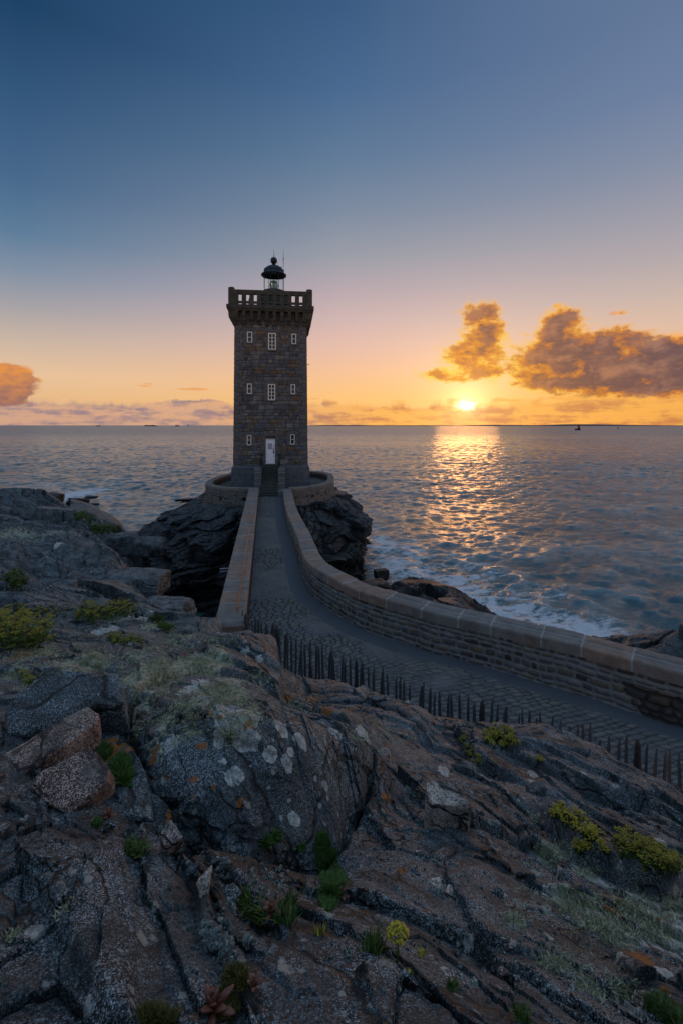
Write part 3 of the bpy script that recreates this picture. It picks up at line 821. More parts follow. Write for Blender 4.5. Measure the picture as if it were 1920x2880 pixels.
me = mesh_from('rocky_ground', terr_V, gridf(NR, NC), M_ground, False,
               {'lich_white': A_lw, 'lich_yellow': A_ly, 'lich_orange': A_lo, 'soil': A_soil})
tag(ob('rocky_ground', me), kind='structure')
mV = massV.reshape(-1, 3)
me = mesh_from('rock_outcrop', mV, massF, M_ground, False, {'lich_white': blob_attr(lw, mV, .3, .45), 'lich_yellow': blob_attr(ly, mV, .8, .5), 'lich_orange': blob_attr(lo, mV, .5, .8), 'soil': np.zeros(len(mV))})
tag(ob('rock_outcrop', me), kind='structure')

# ---------------------------------------------------------------- the crag the tower stands on
def crag(name, cx, cy, prof, ztop, zbot, nth=620, nz=330, seed=0.0):
    """prof: list of (angle deg, top radius, middle radius, bottom radius)"""
    th = np.linspace(0, 2*np.pi, nth, endpoint=False)
    pa = np.array([p[0] for p in prof], float) % 360; o = np.argsort(pa); pa = pa[o]
    def pr(k):
        v = np.array([p[k] for p in prof], float)[o]
        return np.interp(np.degrees(th), np.r_[pa[-1]-360, pa, pa[0]+360], np.r_[v[-1], v, v[0]])
    rt, rm, rb = pr(1), pr(2), pr(3)
    rt, rm, rb = (np.real(np.fft.ifft(np.fft.fft(r)*np.exp(-(np.minimum(np.arange(nth), nth-np.arange(nth))/14.0)**2))) for r in (rt, rm, rb))
    ntop = 60
    s = np.linspace(0, 1, nz)[:, None]
    R = np.where(s < .45, rt+(rm-rt)*np.sin(s/.45*np.pi/2), rm+(rb-rm)*((s-.45)/.55)**1.0)
    Z = ztop+(zbot-ztop)*(s**1.1)*np.ones((1, nth))
    rt_ = np.linspace(0.02, 1, ntop, endpoint=False)[:, None]
    R = np.r_[rt_*rt[None], R]; Z = np.r_[np.full((ntop, nth), ztop), Z]
    x = cx+R*np.cos(th); y = cy+R*np.sin(th); z = Z
    arc = th[None]*9.0+0*R; 
    one = np.ones_like(x)
    w = np.r_[rt_**6*np.ones((1, nth)), np.ones((nz, nth))]
    w1 = fbm(x*.4+seed, y*.4, z*.4, 3)*0.35
    disp = fbm(x*.22+seed, y*.22, z*.3, 3)*1.2
    dip = 0.55
    a1 = (arc*0.8+z*dip)+w1; b1 = (z-arc*dip*0.6)+w1
    for sc_, amm, tl in ((2.6, .55, .60), (1.1, .24, .65), (.45, .09, .6)):
        f1, f2, idn, ox, oy = cells(a1/(sc_*1.2)+seed, b1/sc_*1.2, int(sc_*7)+3)
        r1 = _R[2][idn]-.5; r2 = _R[3][idn]-.5; r3 = _R[1][(idn*5+1) & 4095]-.5
        disp += r1*amm*1.5+(ox*r2+oy*r3)*sc_*tl*2-(1-sst(f2-f1, 0, .13))*amm*0.75
    disp += fbm(a1*1.6, b1*3.0, one*3.3, 5, ridged=True)*0.07
    disp = disp*.85-.25
    x = x+np.cos(th)*disp*w; y = y+np.sin(th)*disp*w
    z = z+w*(fbm(x*.6, y*.6, z*.6+seed, 4)*.35)*(np.r_[np.ones((ntop, 1))*.4, np.ones((nz, 1))])
    V = np.stack([x, y, z], -1).reshape(-1, 3)
    me = mesh_from(name, V, gridf(ntop+nz, nth, True), M_cliff, False)
    return tag(ob(name, me), kind='structure')
M_cliff = rock_material('dark_cliff', False, 0.46, tint=(1.0, .98, 1.0), grain=0.25, wet=True)
crag('cliff', -6.0, 39.2, [(0,6.4,8.2,7.2),(-30,6.3,8.3,7.8),(-60,6.6,8.0,8.4),(-90,6.8,8.2,9.8),(-120,7.2,10.2,13.2),(-150,7.2,11.2,15.0),(180,6.6,9.8,13.5),(150,7,9,12),(90,8.5,10.5,12),(45,7.2,8.6,8.6)], EYE-6.05, -1.6, seed=2.0)
# ---------------------------------------------------------------- sea
def build_sea():
    nr, nc = 1290, 860
    u = np.linspace(-1.25, 1.25, nc); w = np.r_[np.linspace(math.log(15), math.log(400), 1100), np.linspace(math.log(400), math.log(16000), 191)[1:]]
    U, W = np.meshgrid(u, w); Y = np.exp(W); Xx = U*Y
    dist = np.hypot(Xx, Y); gs = Y*0.0034
    rg = np.random.default_rng(3)
    Z = np.zeros_like(Xx); DX = np.zeros_like(Xx); DY = np.zeros_like(Xx)
    wd = math.radians(-72)
    one = np.ones_like(Xx)
    wa = 1+0.7*fbm(Xx/60, Y/60, one*1.1, 2)
    lx = fbm(Xx/14, Y/14, one*5.5, 2)*1.6; ly_ = fbm(Xx/14+9, Y/14, one*2.5, 2)*1.6
    for i in range(64):
        lam = 0.55*(34/0.55)**(i/63.0)*rg.uniform(.85, 1.15)
        a = wd+rg.normal(0, 0.8); k = 2*math.pi/lam
        amp = 0.0085*lam*(1.0 if lam < 2.4 else (2.4/lam)**1.05)
        fade = sst(lam/gs, 2.2, 5.0)
        ph = k*((Xx+lx)*math.cos(a)+(Y+ly_)*math.sin(a))+rg.uniform(0, 6.28)
        Z += amp*fade*np.sin(ph)*wa
        DX += amp*0.8*fade*np.cos(ph)*math.cos(a)*wa; DY += amp*0.8*fade*np.cos(ph)*math.sin(a)*wa
    V = np.stack([Xx+DX, Y+DY, SEA+Z], -1).reshape(-1, 3)
    # foam: churned water near the rocks
    fo = np.zeros(len(V))
    bl = [(1085,1530,60,1.0),(1110,1590,70,1.0),(1190,1620,90,1.0),(1290,1650,90,1.0),(1380,1690,90,.9),(1480,1720,80,.9),(1560,1750,80,1.0),(1640,1765,70,1.0),(1720,1760,50,.6),(1060,1480,50,.6),(1140,1540,90,.7),(1250,1580,110,.6),(1350,1610,100,.6),(1440,1640,90,.55),(1540,1680,80,.55),(1640,1720,70,.5),
          (225,1388,70,1.1),(300,1400,60,.6),(180,1402,50,.9),(60,1372,60,.6),(120,1368,60,.6),(420,1450,50,.6),(330,1440,60,.5),(450,1400,60,.3),(900,1420,90,.25)]
    for px, py, r, k in bl:
        c = PZ(px, py, 0); rx = r*c[1]/F; ry = rx*2.2
        d = ((V[:, 0]-c[0])/rx)**2+((V[:, 1]-c[1])/ry)**2
        fo = np.maximum(fo, k*np.exp(-d))
    m, b = new_mat('sea_water')
    p = geo_pos(); fa = attr('foam')
    px, py, pz = sep(p)
    pr = comb(px*0.55+py*0.12, py-px*0.22, 0.0)
    fn = noise(pr, 0.55, 8, 0.66, 1.2); fn2 = noise(pr, 3.2, 6, 0.7)
    f = smooth(fa*0.95+(fn-0.5)*3.0+(fn2-0.5)*1.6, .48, .92)*smooth(fa, .02, .25)
    big = noise(comb(px*0.02, py*0.05, 0), 1.0, 4, 0.6)
    deep = mixc(big, (0.045, 0.095, 0.11), (0.085, 0.145, 0.16))
    shal = S((60, 120, 132))
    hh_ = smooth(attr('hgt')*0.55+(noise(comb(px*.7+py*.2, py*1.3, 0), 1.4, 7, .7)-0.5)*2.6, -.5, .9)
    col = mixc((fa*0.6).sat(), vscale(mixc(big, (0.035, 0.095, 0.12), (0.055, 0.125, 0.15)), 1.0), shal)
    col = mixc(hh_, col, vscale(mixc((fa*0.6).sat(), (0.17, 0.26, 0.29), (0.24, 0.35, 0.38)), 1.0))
    col = mixc(f, col, (0.62, 0.66, 0.70))
    put(b, 'Base Color', col); put(b, 'Roughness', f*0.5+0.13+smooth(py, 40, 700)*0.17); put(b, 'IOR', 1.33); put(b, 'Specular Tint', (0.74, 0.93, 1.0)); put(b, 'Specular IOR Level', 0.50-smooth(py, 70, 1200)*0.18)
    r1 = noise(comb(px*.85+py*.2, py*1.3, 0), 1.9, 5, 0.68); r2 = noise(comb(px*.9+py*.2, py*1.2, 4.0), 6.0, 5, 0.68); r3 = noise(comb(px*0.4, py, 4.0), 0.25, 4, 0.62)
    n = bump(r1, 1.0, 0.15); n = bump(r2, 1.0, 0.065, n); n = bump(r3, 0.8, 0.5, n); n = bump(f, 0.6, 0.08, n)
    nv = vop('SUBTRACT', noise(comb(px*.9, py*.9, 1.0), 1.1, 3, 0.7, out=1), (0.5, 0.5, 0.5))
    wv = smooth(py, 50, 420)
    n = vop('ADD', n, vop('MULTIPLY', vscale(nv, wv*0.85+0.28), (1.25, 1.0, 0.0)))
    nn_ = X.tree.nodes.new('ShaderNodeVectorMath'); nn_.operation = 'NORMALIZE'; X.tree.links.new(n.s, nn_.inputs[0]); n = X(nn_.outputs[0])
    put(b, 'Normal', n)
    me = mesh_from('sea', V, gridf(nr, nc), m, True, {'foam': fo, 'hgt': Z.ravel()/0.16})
    tag(ob('sea', me), kind='structure')
build_sea()

# ---------------------------------------------------------------- masonry surfaces
def masonry_mat(name, ramp, mortar, var=0.25, streak=0.0, rough=0.85, lich=0.0, grain=60.0):
    m, b = new_mat(name)
    p = geo_pos(); r = attr('rnd'); s = attr('stone')
    c = rampn(r, ramp, 'CONSTANT' if len(ramp) > 3 else 'LINEAR')
    n = noise(p, 3.0, 6, 0.65); g = noise(p, grain, 3, 0.7)
    c = mixc(smooth(n, .3, .7), vscale(c, 1-var), vscale(c, 1+var))
    c = mixc(smooth(g, .5, .68)*0.45, c, vscale(c, 1.9))
    c = mixc(smooth_r(g, .34, .46)*0.45, c, vscale(c, 0.35))
    rust = noise(vop('ADD', p, (4, 9, 2)), 1.4, 5, 0.65)
    c = mixc(smooth(rust, .56, .72)*0.55*smooth(r, .45, .55), c, (0.16, 0.075, 0.03))
    if lich: c = mixc(smooth(noise(vop('ADD', p, (7, 7, 7)), 5.0, 6, .7), .56, .66)*lich, c, (0.30, 0.31, 0.27))
    mc = mixc(n, tuple(v*.7 for v in mortar), tuple(v*1.25 for v in mortar))
    c = mixc(smooth(s, .25, .6), mc, c)
    put(b, 'Base Color', c); put(b, 'Roughness', rough); put(b, 'Specular IOR Level', 0.3)
    nb = bump(noise(p, 9.0, 6, 0.7), 0.5, 0.03); nb = bump(g, 0.5, 0.006, nb)
    put(b, 'Normal', nb)
    return m
gr = lambda *v: tuple(v)
M_tower = masonry_mat('tower_stone', [(0,(.085,.095,.11)),(.12,(.13,.135,.135)),(.24,(.07,.078,.09)),(.34,(.15,.15,.14)),(.44,(.10,.11,.125)),(.54,(.14,.115,.08)),(.62,(.115,.125,.14)),(.72,(.14,.105,.07)),(.78,(.09,.085,.075)),(.86,(.17,.165,.15)),(.92,(.15,.095,.055)),(.96,(.08,.09,.105))], (.035,.036,.038), var=.3, grain=30)
M_quoin = masonry_mat('dressed_granite', [(0,(.10,.108,.115)),(.3,(.125,.13,.13)),(.6,(.11,.115,.118)),(.8,(.14,.14,.135))], (.04,.042,.045), var=.16, grain=30)
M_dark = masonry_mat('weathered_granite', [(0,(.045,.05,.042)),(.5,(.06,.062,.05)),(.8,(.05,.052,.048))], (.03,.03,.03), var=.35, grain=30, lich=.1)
M_plinth = masonry_mat('plinth_granite', [(0,(.085,.098,.115)),(.4,(.11,.12,.13)),(.7,(.095,.11,.125))], (.15,.155,.16), var=.2, grain=30)
M_rubble = masonry_mat('rubble_masonry', [(0,(.10,.10,.10)),(.2,(.13,.11,.085)),(.35,(.065,.06,.055)),(.5,(.13,.13,.13)),(.65,(.14,.105,.07)),(.8,(.045,.042,.04)),(.9,(.12,.115,.10))], (.19,.195,.195), var=.35, grain=70)
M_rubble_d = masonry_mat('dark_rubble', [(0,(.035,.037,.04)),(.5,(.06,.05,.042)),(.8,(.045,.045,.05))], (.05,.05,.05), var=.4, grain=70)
M_coping = masonry_mat('pink_granite_coping', [(0,(.20,.155,.125)),(.2,(.17,.155,.14)),(.4,(.22,.155,.12)),(.55,(.165,.158,.148)),(.7,(.225,.17,.135)),(.85,(.17,.15,.135))], (.30,.30,.29), var=.2, grain=110, lich=.3)
M_cob = masonry_mat('cobble_stone', [(0,(.065,.066,.068)),(.3,(.085,.083,.08)),(.55,(.06,.06,.064)),(.8,(.10,.09,.08))], (.03,.03,.028), var=.3, grain=80)
M_asph = plain('smooth_cement', (.060,.064,.070), .8, var=.25, sc=3, bmp=.25, bd=.01)
M_flag = plain('worn_cement', (.066,.066,.066), .85, var=.3, sc=4, bmp=.4, bd=.01)
M_white = plain('white_paint', (.72,.73,.74), .45, var=.04, sc=6, bmp=.05)
M_door = plain('door_paint', (.82,.86,.90), .4, var=.03, sc=3, bmp=.03)
M_frame = plain('window_paint', (.74,.71,.64), .5, var=.1, sc=10, bmp=.05)
M_iron = plain('black_iron', (.012,.013,.015), .45, .6, var=.3, bmp=.1)
M_roof = plain('lantern_copper', (.012,.018,.024), .38, .5, var=.3, sc=3, bmp=.08)
M_pane = plain('dark_window_glass', (.02,.03,.045), .06, 0, var=.2, bmp=0)
M_rust = plain('rusty_rail', (.42,.17,.08), .7, .2, var=.35, sc=20, bmp=.3, bd=.004)
def glass_mat():
    m, b = new_mat('lantern_glass')
    put(b, 'Base Color', (.75,.9,.88)); put(b, 'Roughness', .03); put(b, 'Transmission Weight', 1.0); put(b, 'IOR', 1.05); put(b, 'Alpha', .55)
    return m
M_glass = glass_mat()

def displaced_wall(name, o3, ux, nrm, width, height, step, mat, rows, wr, seed, parent=None, jit=0.0, depth=0.03, holes=(), quoin=0.0, taper=0.0, vary=0.02, jw=0.018, curve=None, zlo=None, zhi=None, hook=None, bowf=None):
    """a wall face with real stones. o3 = lower left corner, ux = direction along, nrm = outwards"""
    nc = max(2, int(width/step)+1); nr = max(2, int(height/step)+1)
    u = np.linspace(0, width, nc); v = np.linspace(0, height, nr)
    Ug, Vg = np.meshgrid(u, v)
    e, idr = stone_pattern(Ug, Vg, rows, wr, seed, jit)
    return Ug, Vg, e, idr

def ribbon_wall(name, line, zb, zt, normal_sign, mat, rows, wr, seed, parent=None, step=.035, jit=.03, depth=.03, jw=.02, hook=None, zrows=None):
    """vertical stone face along a plan line (n,2); zb, zt arrays or numbers"""
    L = np.r_[0, np.cumsum(np.linalg.norm(np.diff(line, axis=0), axis=1))]
    nc = max(2, int(L[-1]/step)+1); s = np.linspace(0, L[-1], nc)
    px = np.interp(s, L, line[:, 0]); py = np.interp(s, L, line[:, 1])
    zb = np.interp(s, L, zb) if hasattr(zb, '__len__') else np.full(nc, float(zb))
    zt = np.interp(s, L, zt) if hasattr(zt, '__len__') else np.full(nc, float(zt))
    t = np.stack([np.gradient(px), np.gradient(py)], 1); t /= np.linalg.norm(t, axis=1)[:, None]
    n = np.stack([-t[:, 1], t[:, 0]], 1)*normal_sign
    hmax = float((zt-zb).max()); nr = max(2, int(hmax/step)+1)
    f = np.linspace(0, 1, nr)[:, None]
    Z = zb[None]+(zt-zb)[None]*f; Sg = np.repeat(s[None], nr, 0)
    e, idr = stone_pattern(Sg, Z, rows, wr, seed, jit)
    st = sst(e, jw*.3, jw*1.6)
    d = st*depth*(0.6+0.8*((idr*7.13) % 1))+fbm(Sg*3, Z*3, np.full_like(Z, seed*1.3), 4)*depth*.5
    if hook is not None: d, st, idr = hook(Sg, Z, d, st, idr)
    V = np.stack([px[None]+n[:, 0][None]*d, py[None]+n[:, 1][None]*d, Z], -1).reshape(-1, 3)
    fc = gridf(nr, nc)
    me = mesh_from(name, V, fc, mat, True, {'stone': st, 'rnd': idr})
    return ob(name, me, parent)

def set_rnd(o, v=None, seed=0):
    me = o.data; a = me.attributes.new('rnd', 'FLOAT', 'POINT'); b_ = me.attributes.new('stone', 'FLOAT', 'POINT')
    n = len(me.vertices); a.data.foreach_set('value', np.full(n, .3 if v is None else v, np.float32)); b_.data.foreach_set('value', np.ones(n, np.float32))
    return o

def coping(name, inner, outer, z, thick, mat, parent, slen=(.7, 1.1), seed=5, over=.03, ridge_from=None, close=False):
    """dressed stones laid end to end along a wall: section swept along, joints with mortar"""
    L = np.r_[0, np.cumsum(np.linalg.norm(np.diff(inner, axis=0), axis=1))]
    rg = np.random.default_rng(seed); cuts = [0.0]
    while cuts[-1] < L[-1]-slen[0]*.6: cuts.append(cuts[-1]+rg.uniform(*slen))
    cuts[-1] = L[-1]
    step = .04; ns = int(L[-1]/step)+1; s = np.linspace(0, L[-1], ns)
    ia = np.stack([np.interp(s, L, inner[:, k]) for k in (0, 1)], 1); oa = np.stack([np.interp(s, L, outer[:, k]) for k in (0, 1)], 1)
    zz = np.interp(s, L, z) if hasattr(z, '__len__') else np.full(ns, float(z))
    w = oa-ia; wl = np.linalg.norm(w, axis=1)[:, None]; wn = w/wl
    ia = ia-wn*over; oa = oa+wn*over; w = oa-ia
    # section parameter: (t across, dz)
    b = .035
    m_top = 22
    sec = [(0, -thick), (0, -thick*.66), (0, -thick*.33), (0, -b), (.0, -b)] 
    ts = np.linspace(0, 1, m_top)
    sec = [(0.0, -thick), (0.0, -thick*.75), (0.0, -thick*.5), (0.0, -thick*.25), (0.0, -b), (0.018, -b*.35)] + [(float(t), 0.0) for t in np.linspace(.05, .95, m_top)] + [(.982, -b*.35), (1, -b), (1, -thick*.5), (1, -thick)]
    T = np.array([p[0] for p in sec]); D = np.array([p[1] for p in sec])
    ci = np.clip(np.searchsorted(cuts, s)-1, 0, len(cuts)-2); cu = np.array(cuts)
    e = np.minimum(s-cu[ci], cu[ci+1]-s)
    r = rg.random(len(cuts)); r2 = rg.random(len(cuts)); 
    rnd = r[ci]; hz = (r2[ci]-.5)*.034
    st = sst(e, .008, .038)
    Xs = ia[None, :, 0]+w[None, :, 0]*T[:, None]; Ys = ia[None, :, 1]+w[None, :, 1]*T[:, None]
    Zs = zz[None]+hz[None]+D[:, None]
    ST = np.repeat(st[None], len(T), 0); RN_ = np.repeat(rnd[None], len(T), 0)
    if ridge_from is not None:
        on = sst(s, ridge_from[0], ridge_from[0]+.3)*(1-sst(s, ridge_from[1], ridge_from[1]+.3))
        g = np.exp(-((T[:, None]-.5)/.035)**2)*on[None]
        Zs -= g*.02; ST = ST*(1-g*.9)
        # outer course a little higher
        Zs += sst(T, .5, .54)[:, None]*on[None]*.03*(T[:, None] > 0)
    nz = fbm(Xs*7, Ys*7, Zs*7, 4)*.010
    Zs = Zs+nz*(D[:, None] > -.1)-(1-ST)*.012
    out = (wn[None]*np.where(T < .05, -1, np.where(T > .95, 1, 0))[:, None, None])
    sh = -(1-ST)*.012+fbm(Xs*6+3, Ys*6, Zs*6, 3)*.008
    Xs = Xs+out[..., 0]*sh; Ys = Ys+out[..., 1]*sh
    V = np.stack([Xs, Ys, Zs], -1).reshape(-1, 3)
    fcs = gridf(len(T), ns)
    # end caps
    n0 = len(T); f = fcs.tolist(); f.append([i*ns for i in range(n0)]); f.append([i*ns+ns-1 for i in range(n0)][::-1])
    me = mesh_from(name, V, f, mat, True, {'stone': ST, 'rnd': RN_})
    return ob(name, me, parent)

# ---------------------------------------------------------------- path
def build_path():
    nS, nT = 1500, 150
    Lb = smooth_curve(resample(left_b, 600)[0], 9); Rb = RIN[::1]
    # match right curve from its stairs end to its near end
    def at(c, f):
        i = f*(len(c)-1); a = np.clip(i.astype(int), 0, len(c)-2); k = (i-a)[:, None]; return c[a]*(1-k)+c[a+1]*k
    f = np.linspace(0, 1, nS)
    A = at(Lb, f); B = at(RIN, f)
    t = np.linspace(0, 1, nT)[None, :, None]
    P2 = A[:, None]*(1-t)+(B+normals(RIN)[np.clip((f*(len(RIN)-1)).astype(int), 0, len(RIN)-1)]*.05)[:, None]*t
    wid = np.linalg.norm(B-A, axis=1)
    mid = (A+B)/2; sl = np.r_[0, np.cumsum(np.linalg.norm(np.diff(mid, axis=0), axis=1))]
    Tm = t[..., 0]*wid[:, None]; Sm = np.repeat(sl[:, None], nT, 1)
    e, idr = stone_pattern(Tm, Sm, (.12, .19), (.15, .30), 11, .034, 2.6)
    st = sst(e, .006, .032)
    Xp, Yp = P2[..., 0], P2[..., 1]
    fromwall = (1-t[..., 0])*wid[:, None]
    gut = 1-sst(fromwall+fbm(Xp, Yp, Xp*0, 2)*.03, .58, .64)
    one = np.ones_like(Xp)
    slab = sst(Yp, 20.6, 20.8)*(1-sst(Yp, 26.8, 27.0))*(fromwall > .44)
    worn = sst(fbm(Xp*.9, Yp*.9, one*2.2, 3)+.55*np.exp(-((Yp-17.5)/2.2)**2)+.35*np.exp(-((fromwall-.75)/.35)**2), .25, .6)
    flat = np.maximum(np.maximum(gut, slab), worn*.85)
    h = (st*.034+(idr-.5)*.022*st)*(1-flat)+flat*.036+fbm(Xp*1.1, Yp*1.1, one, 3)*.03-np.where(gut > .5, .012, 0)+fbm(Xp*12, Yp*12, one*3, 3)*.004
    Z = path_z(Yp)-.04+h
    V = np.stack([Xp, Yp, Z], -1).reshape(-1, 3)
    # material: cobbles and cement in one sheet
    m, b = new_mat('cobbled_path')
    p = geo_pos(); r = attr('rnd'); s = attr('stone'); fl = attr('flat'); gg = attr('gutter')
    n = noise(p, 2.0, 6, .65); g = noise(p, 70, 3, .7)
    c = rampn(r, [(0,(.105,.105,.108)),(.3,(.135,.13,.12)),(.55,(.095,.095,.10)),(.8,(.15,.135,.12))], 'CONSTANT')
    c = mixc(n, vscale(c, .65), vscale(c, 1.35)); c = mixc(s, (.028,.027,.024), c)
    moss = smooth(noise(vop('ADD', p, (3, 1, 0)), 1.3, 4, .6), .55, .68)*smooth_r(s, .3, .8)
    c = mixc(moss*.7, c, (.03,.05,.015))
    cem = mixc(smooth(noise(p, 1.2, 6, .7), .35, .65), (.10,.10,.10), (.16,.155,.148))
    c = mixc(fl*(n*.5+.6), c, cem)
    c = mixc(gg, c, mixc(n, (.062,.073,.088), (.088,.10,.115)))
    c = mixc(smooth(g, .52, .7)*.35, c, vscale(c, 1.8))
    put(b, 'Base Color', c); put(b, 'Roughness', n*.3+.5)
    put(b, 'Normal', bump(g, .4, .005, bump(noise(p, 14, 6, .7), .5, .015)))
    me = mesh_from('path', V, gridf(nS, nT), m, True, {'stone': st, 'rnd': idr, 'flat': flat*(1-gut), 'gutter': gut})
    tag(ob('path', me), kind='structure')
build_path()

# ---------------------------------------------------------------- right wall
rw = tag(empty('parapet_wall', (2, 12, PATHZ0)), 'long curved parapet wall of rubble stone under wide coping, on the seaward side of the cobbled path', 'wall')
rw_inv = Matrix.Translation((-2, -12, -PATHZ0))
def under(o, root):
    o.parent = root; o.matrix_parent_inverse = Matrix.Translation(-root.location) if root.rotation_euler.z == 0 else root.matrix_world.inverted(); return o
yz = path_z(RIN[:, 1])
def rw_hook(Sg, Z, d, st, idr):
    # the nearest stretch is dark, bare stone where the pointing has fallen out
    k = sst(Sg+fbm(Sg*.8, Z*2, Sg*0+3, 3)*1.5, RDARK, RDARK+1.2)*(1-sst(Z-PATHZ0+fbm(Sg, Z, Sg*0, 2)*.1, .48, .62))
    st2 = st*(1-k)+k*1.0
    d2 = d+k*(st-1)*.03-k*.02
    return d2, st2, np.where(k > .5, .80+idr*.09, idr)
RDARK = float(np.interp(1690, *zip(*[(px, RIN_s[np.argmin(np.hypot(RIN[:, 0]-p[0], RIN[:, 1]-p[1]))]) for px, py in [(1517,1789),(1682,1826),(1807,1866)] for p in [PZ(px, py, CAPZ)]])))
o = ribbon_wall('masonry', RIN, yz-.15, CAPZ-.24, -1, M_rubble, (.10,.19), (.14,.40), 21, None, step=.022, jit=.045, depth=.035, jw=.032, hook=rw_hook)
under(o, rw)
o = ribbon_wall('outer_masonry', ROUT[::3], PATHZ0-5.5, CAPZ-.24, 1, M_rubble, (.12,.22), (.2,.5), 22, None, step=.08, jit=.03, depth=.04)
under(o, rw)
i_r = float(RIN_s[np.argmin(np.hypot(RIN[:, 0]-PZ(1035,1674,CAPZ)[0], RIN[:, 1]-PZ(1035,1674,CAPZ)[1]))])
o = coping('coping', RIN, ROUT, CAPZ, .26, M_coping, None, (.75, 1.15), 6, .03, ridge_from=(i_r, 99)); under(o, rw)
mb = MB()
e0 = RIN[0]; e1 = ROUT[0]
mb.box(((e0[0]+e1[0])/2, e0[1]-.12, (CAPZ-.25+PATHZ1)/2-.1), (.5, .2, CAPZ-.25-PATHZ1+.2)); o = set_rnd(mb.build('end_stone', M_quoin), .3); under(o, rw)

# ---------------------------------------------------------------- left wall
lw_ = tag(empty('causeway_wall', (-4, 22, PATHZ0)), 'straight low wall with flat pinkish coping and a rusty rail, left of the path to the tower', 'wall')
li = np.array(l_in); la = np.stack([np.linspace(li[0, k], li[1, k], 200) for k in (0, 1)], 1)
ln_ = normals(la); lo_ = la - ln_*.66
if lo_[0, 0] > la[0, 0]: lo_ = la + ln_*.66
sgn = 1 if lo_[0, 0] > la[0, 0] else -1
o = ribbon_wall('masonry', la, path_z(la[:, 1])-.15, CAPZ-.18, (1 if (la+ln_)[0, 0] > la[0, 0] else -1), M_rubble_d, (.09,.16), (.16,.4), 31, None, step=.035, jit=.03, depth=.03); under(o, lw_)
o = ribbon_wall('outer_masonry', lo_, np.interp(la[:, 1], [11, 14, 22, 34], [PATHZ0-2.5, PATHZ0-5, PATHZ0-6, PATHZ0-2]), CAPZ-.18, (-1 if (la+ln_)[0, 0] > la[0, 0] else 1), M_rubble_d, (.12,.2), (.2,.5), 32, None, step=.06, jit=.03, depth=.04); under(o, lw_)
o = coping('coping', la, lo_, CAPZ+.05, .22, M_coping, None, (.75, 1.15), 8, .03); under(o, lw_)
mb = MB(); mb.box(((la[-1, 0]+lo_[-1, 0])/2, la[-1, 1]+.02, CAPZ-1.4), (.62, .2, 2.55), rz=math.atan2(lo_[-1, 1]-la[-1, 1], lo_[-1, 0]-la[-1, 0])+math.pi)
o = set_rnd(mb.build('end_stone', M_coping), .45); under(o, lw_)

rail = tag(empty('handrail', (-3, 14, CAPZ)), 'thin rust coloured iron rail fixed along the straight coping left of the path', 'rail')
zr = CAPZ+.16
pa = Vector(PZ(668, 1708, zr)); pb = Vector(PZ(701, 1490, zr)); pc = Vector(PZ(706, 1466, zr)); pd = Vector(PZ(711.5, 1434, zr))
mb = MB(); mb.tube([pa, pb], .018, 8); o = mb.build('bar', M_rust, None, True); under(o, rail)
mb = MB(); mb.tube([pc, pd], .018, 8); o = mb.build('bar', M_rust, None, True); under(o, rail)
for a, b_, n in ((pa, pb, 7), (pc, pd, 3)):
    for i in range(n):
        q = a.lerp(b_, i/(n-1)); mb = MB(); mb.tube([q+Vector((.0, 0, .0)), q+Vector((0, 0, -.13))], .016, 6); mb.box((q.x+.06, q.y, q.z-.005), (.14, .035, .02))
        under(mb.build('bracket', M_rust), rail)
# ---------------------------------------------------------------- lighthouse
TY = 36.6; TZ = EYE
TROT = math.radians(6.3)
tx0 = (762-CX)/F*TY
tower = empty('lighthouse', (tx0, TY, EYE-5.3), TROT)
tag(tower, 'tall square stone lighthouse with a white door and a dark domed lantern', 'lighthouse')
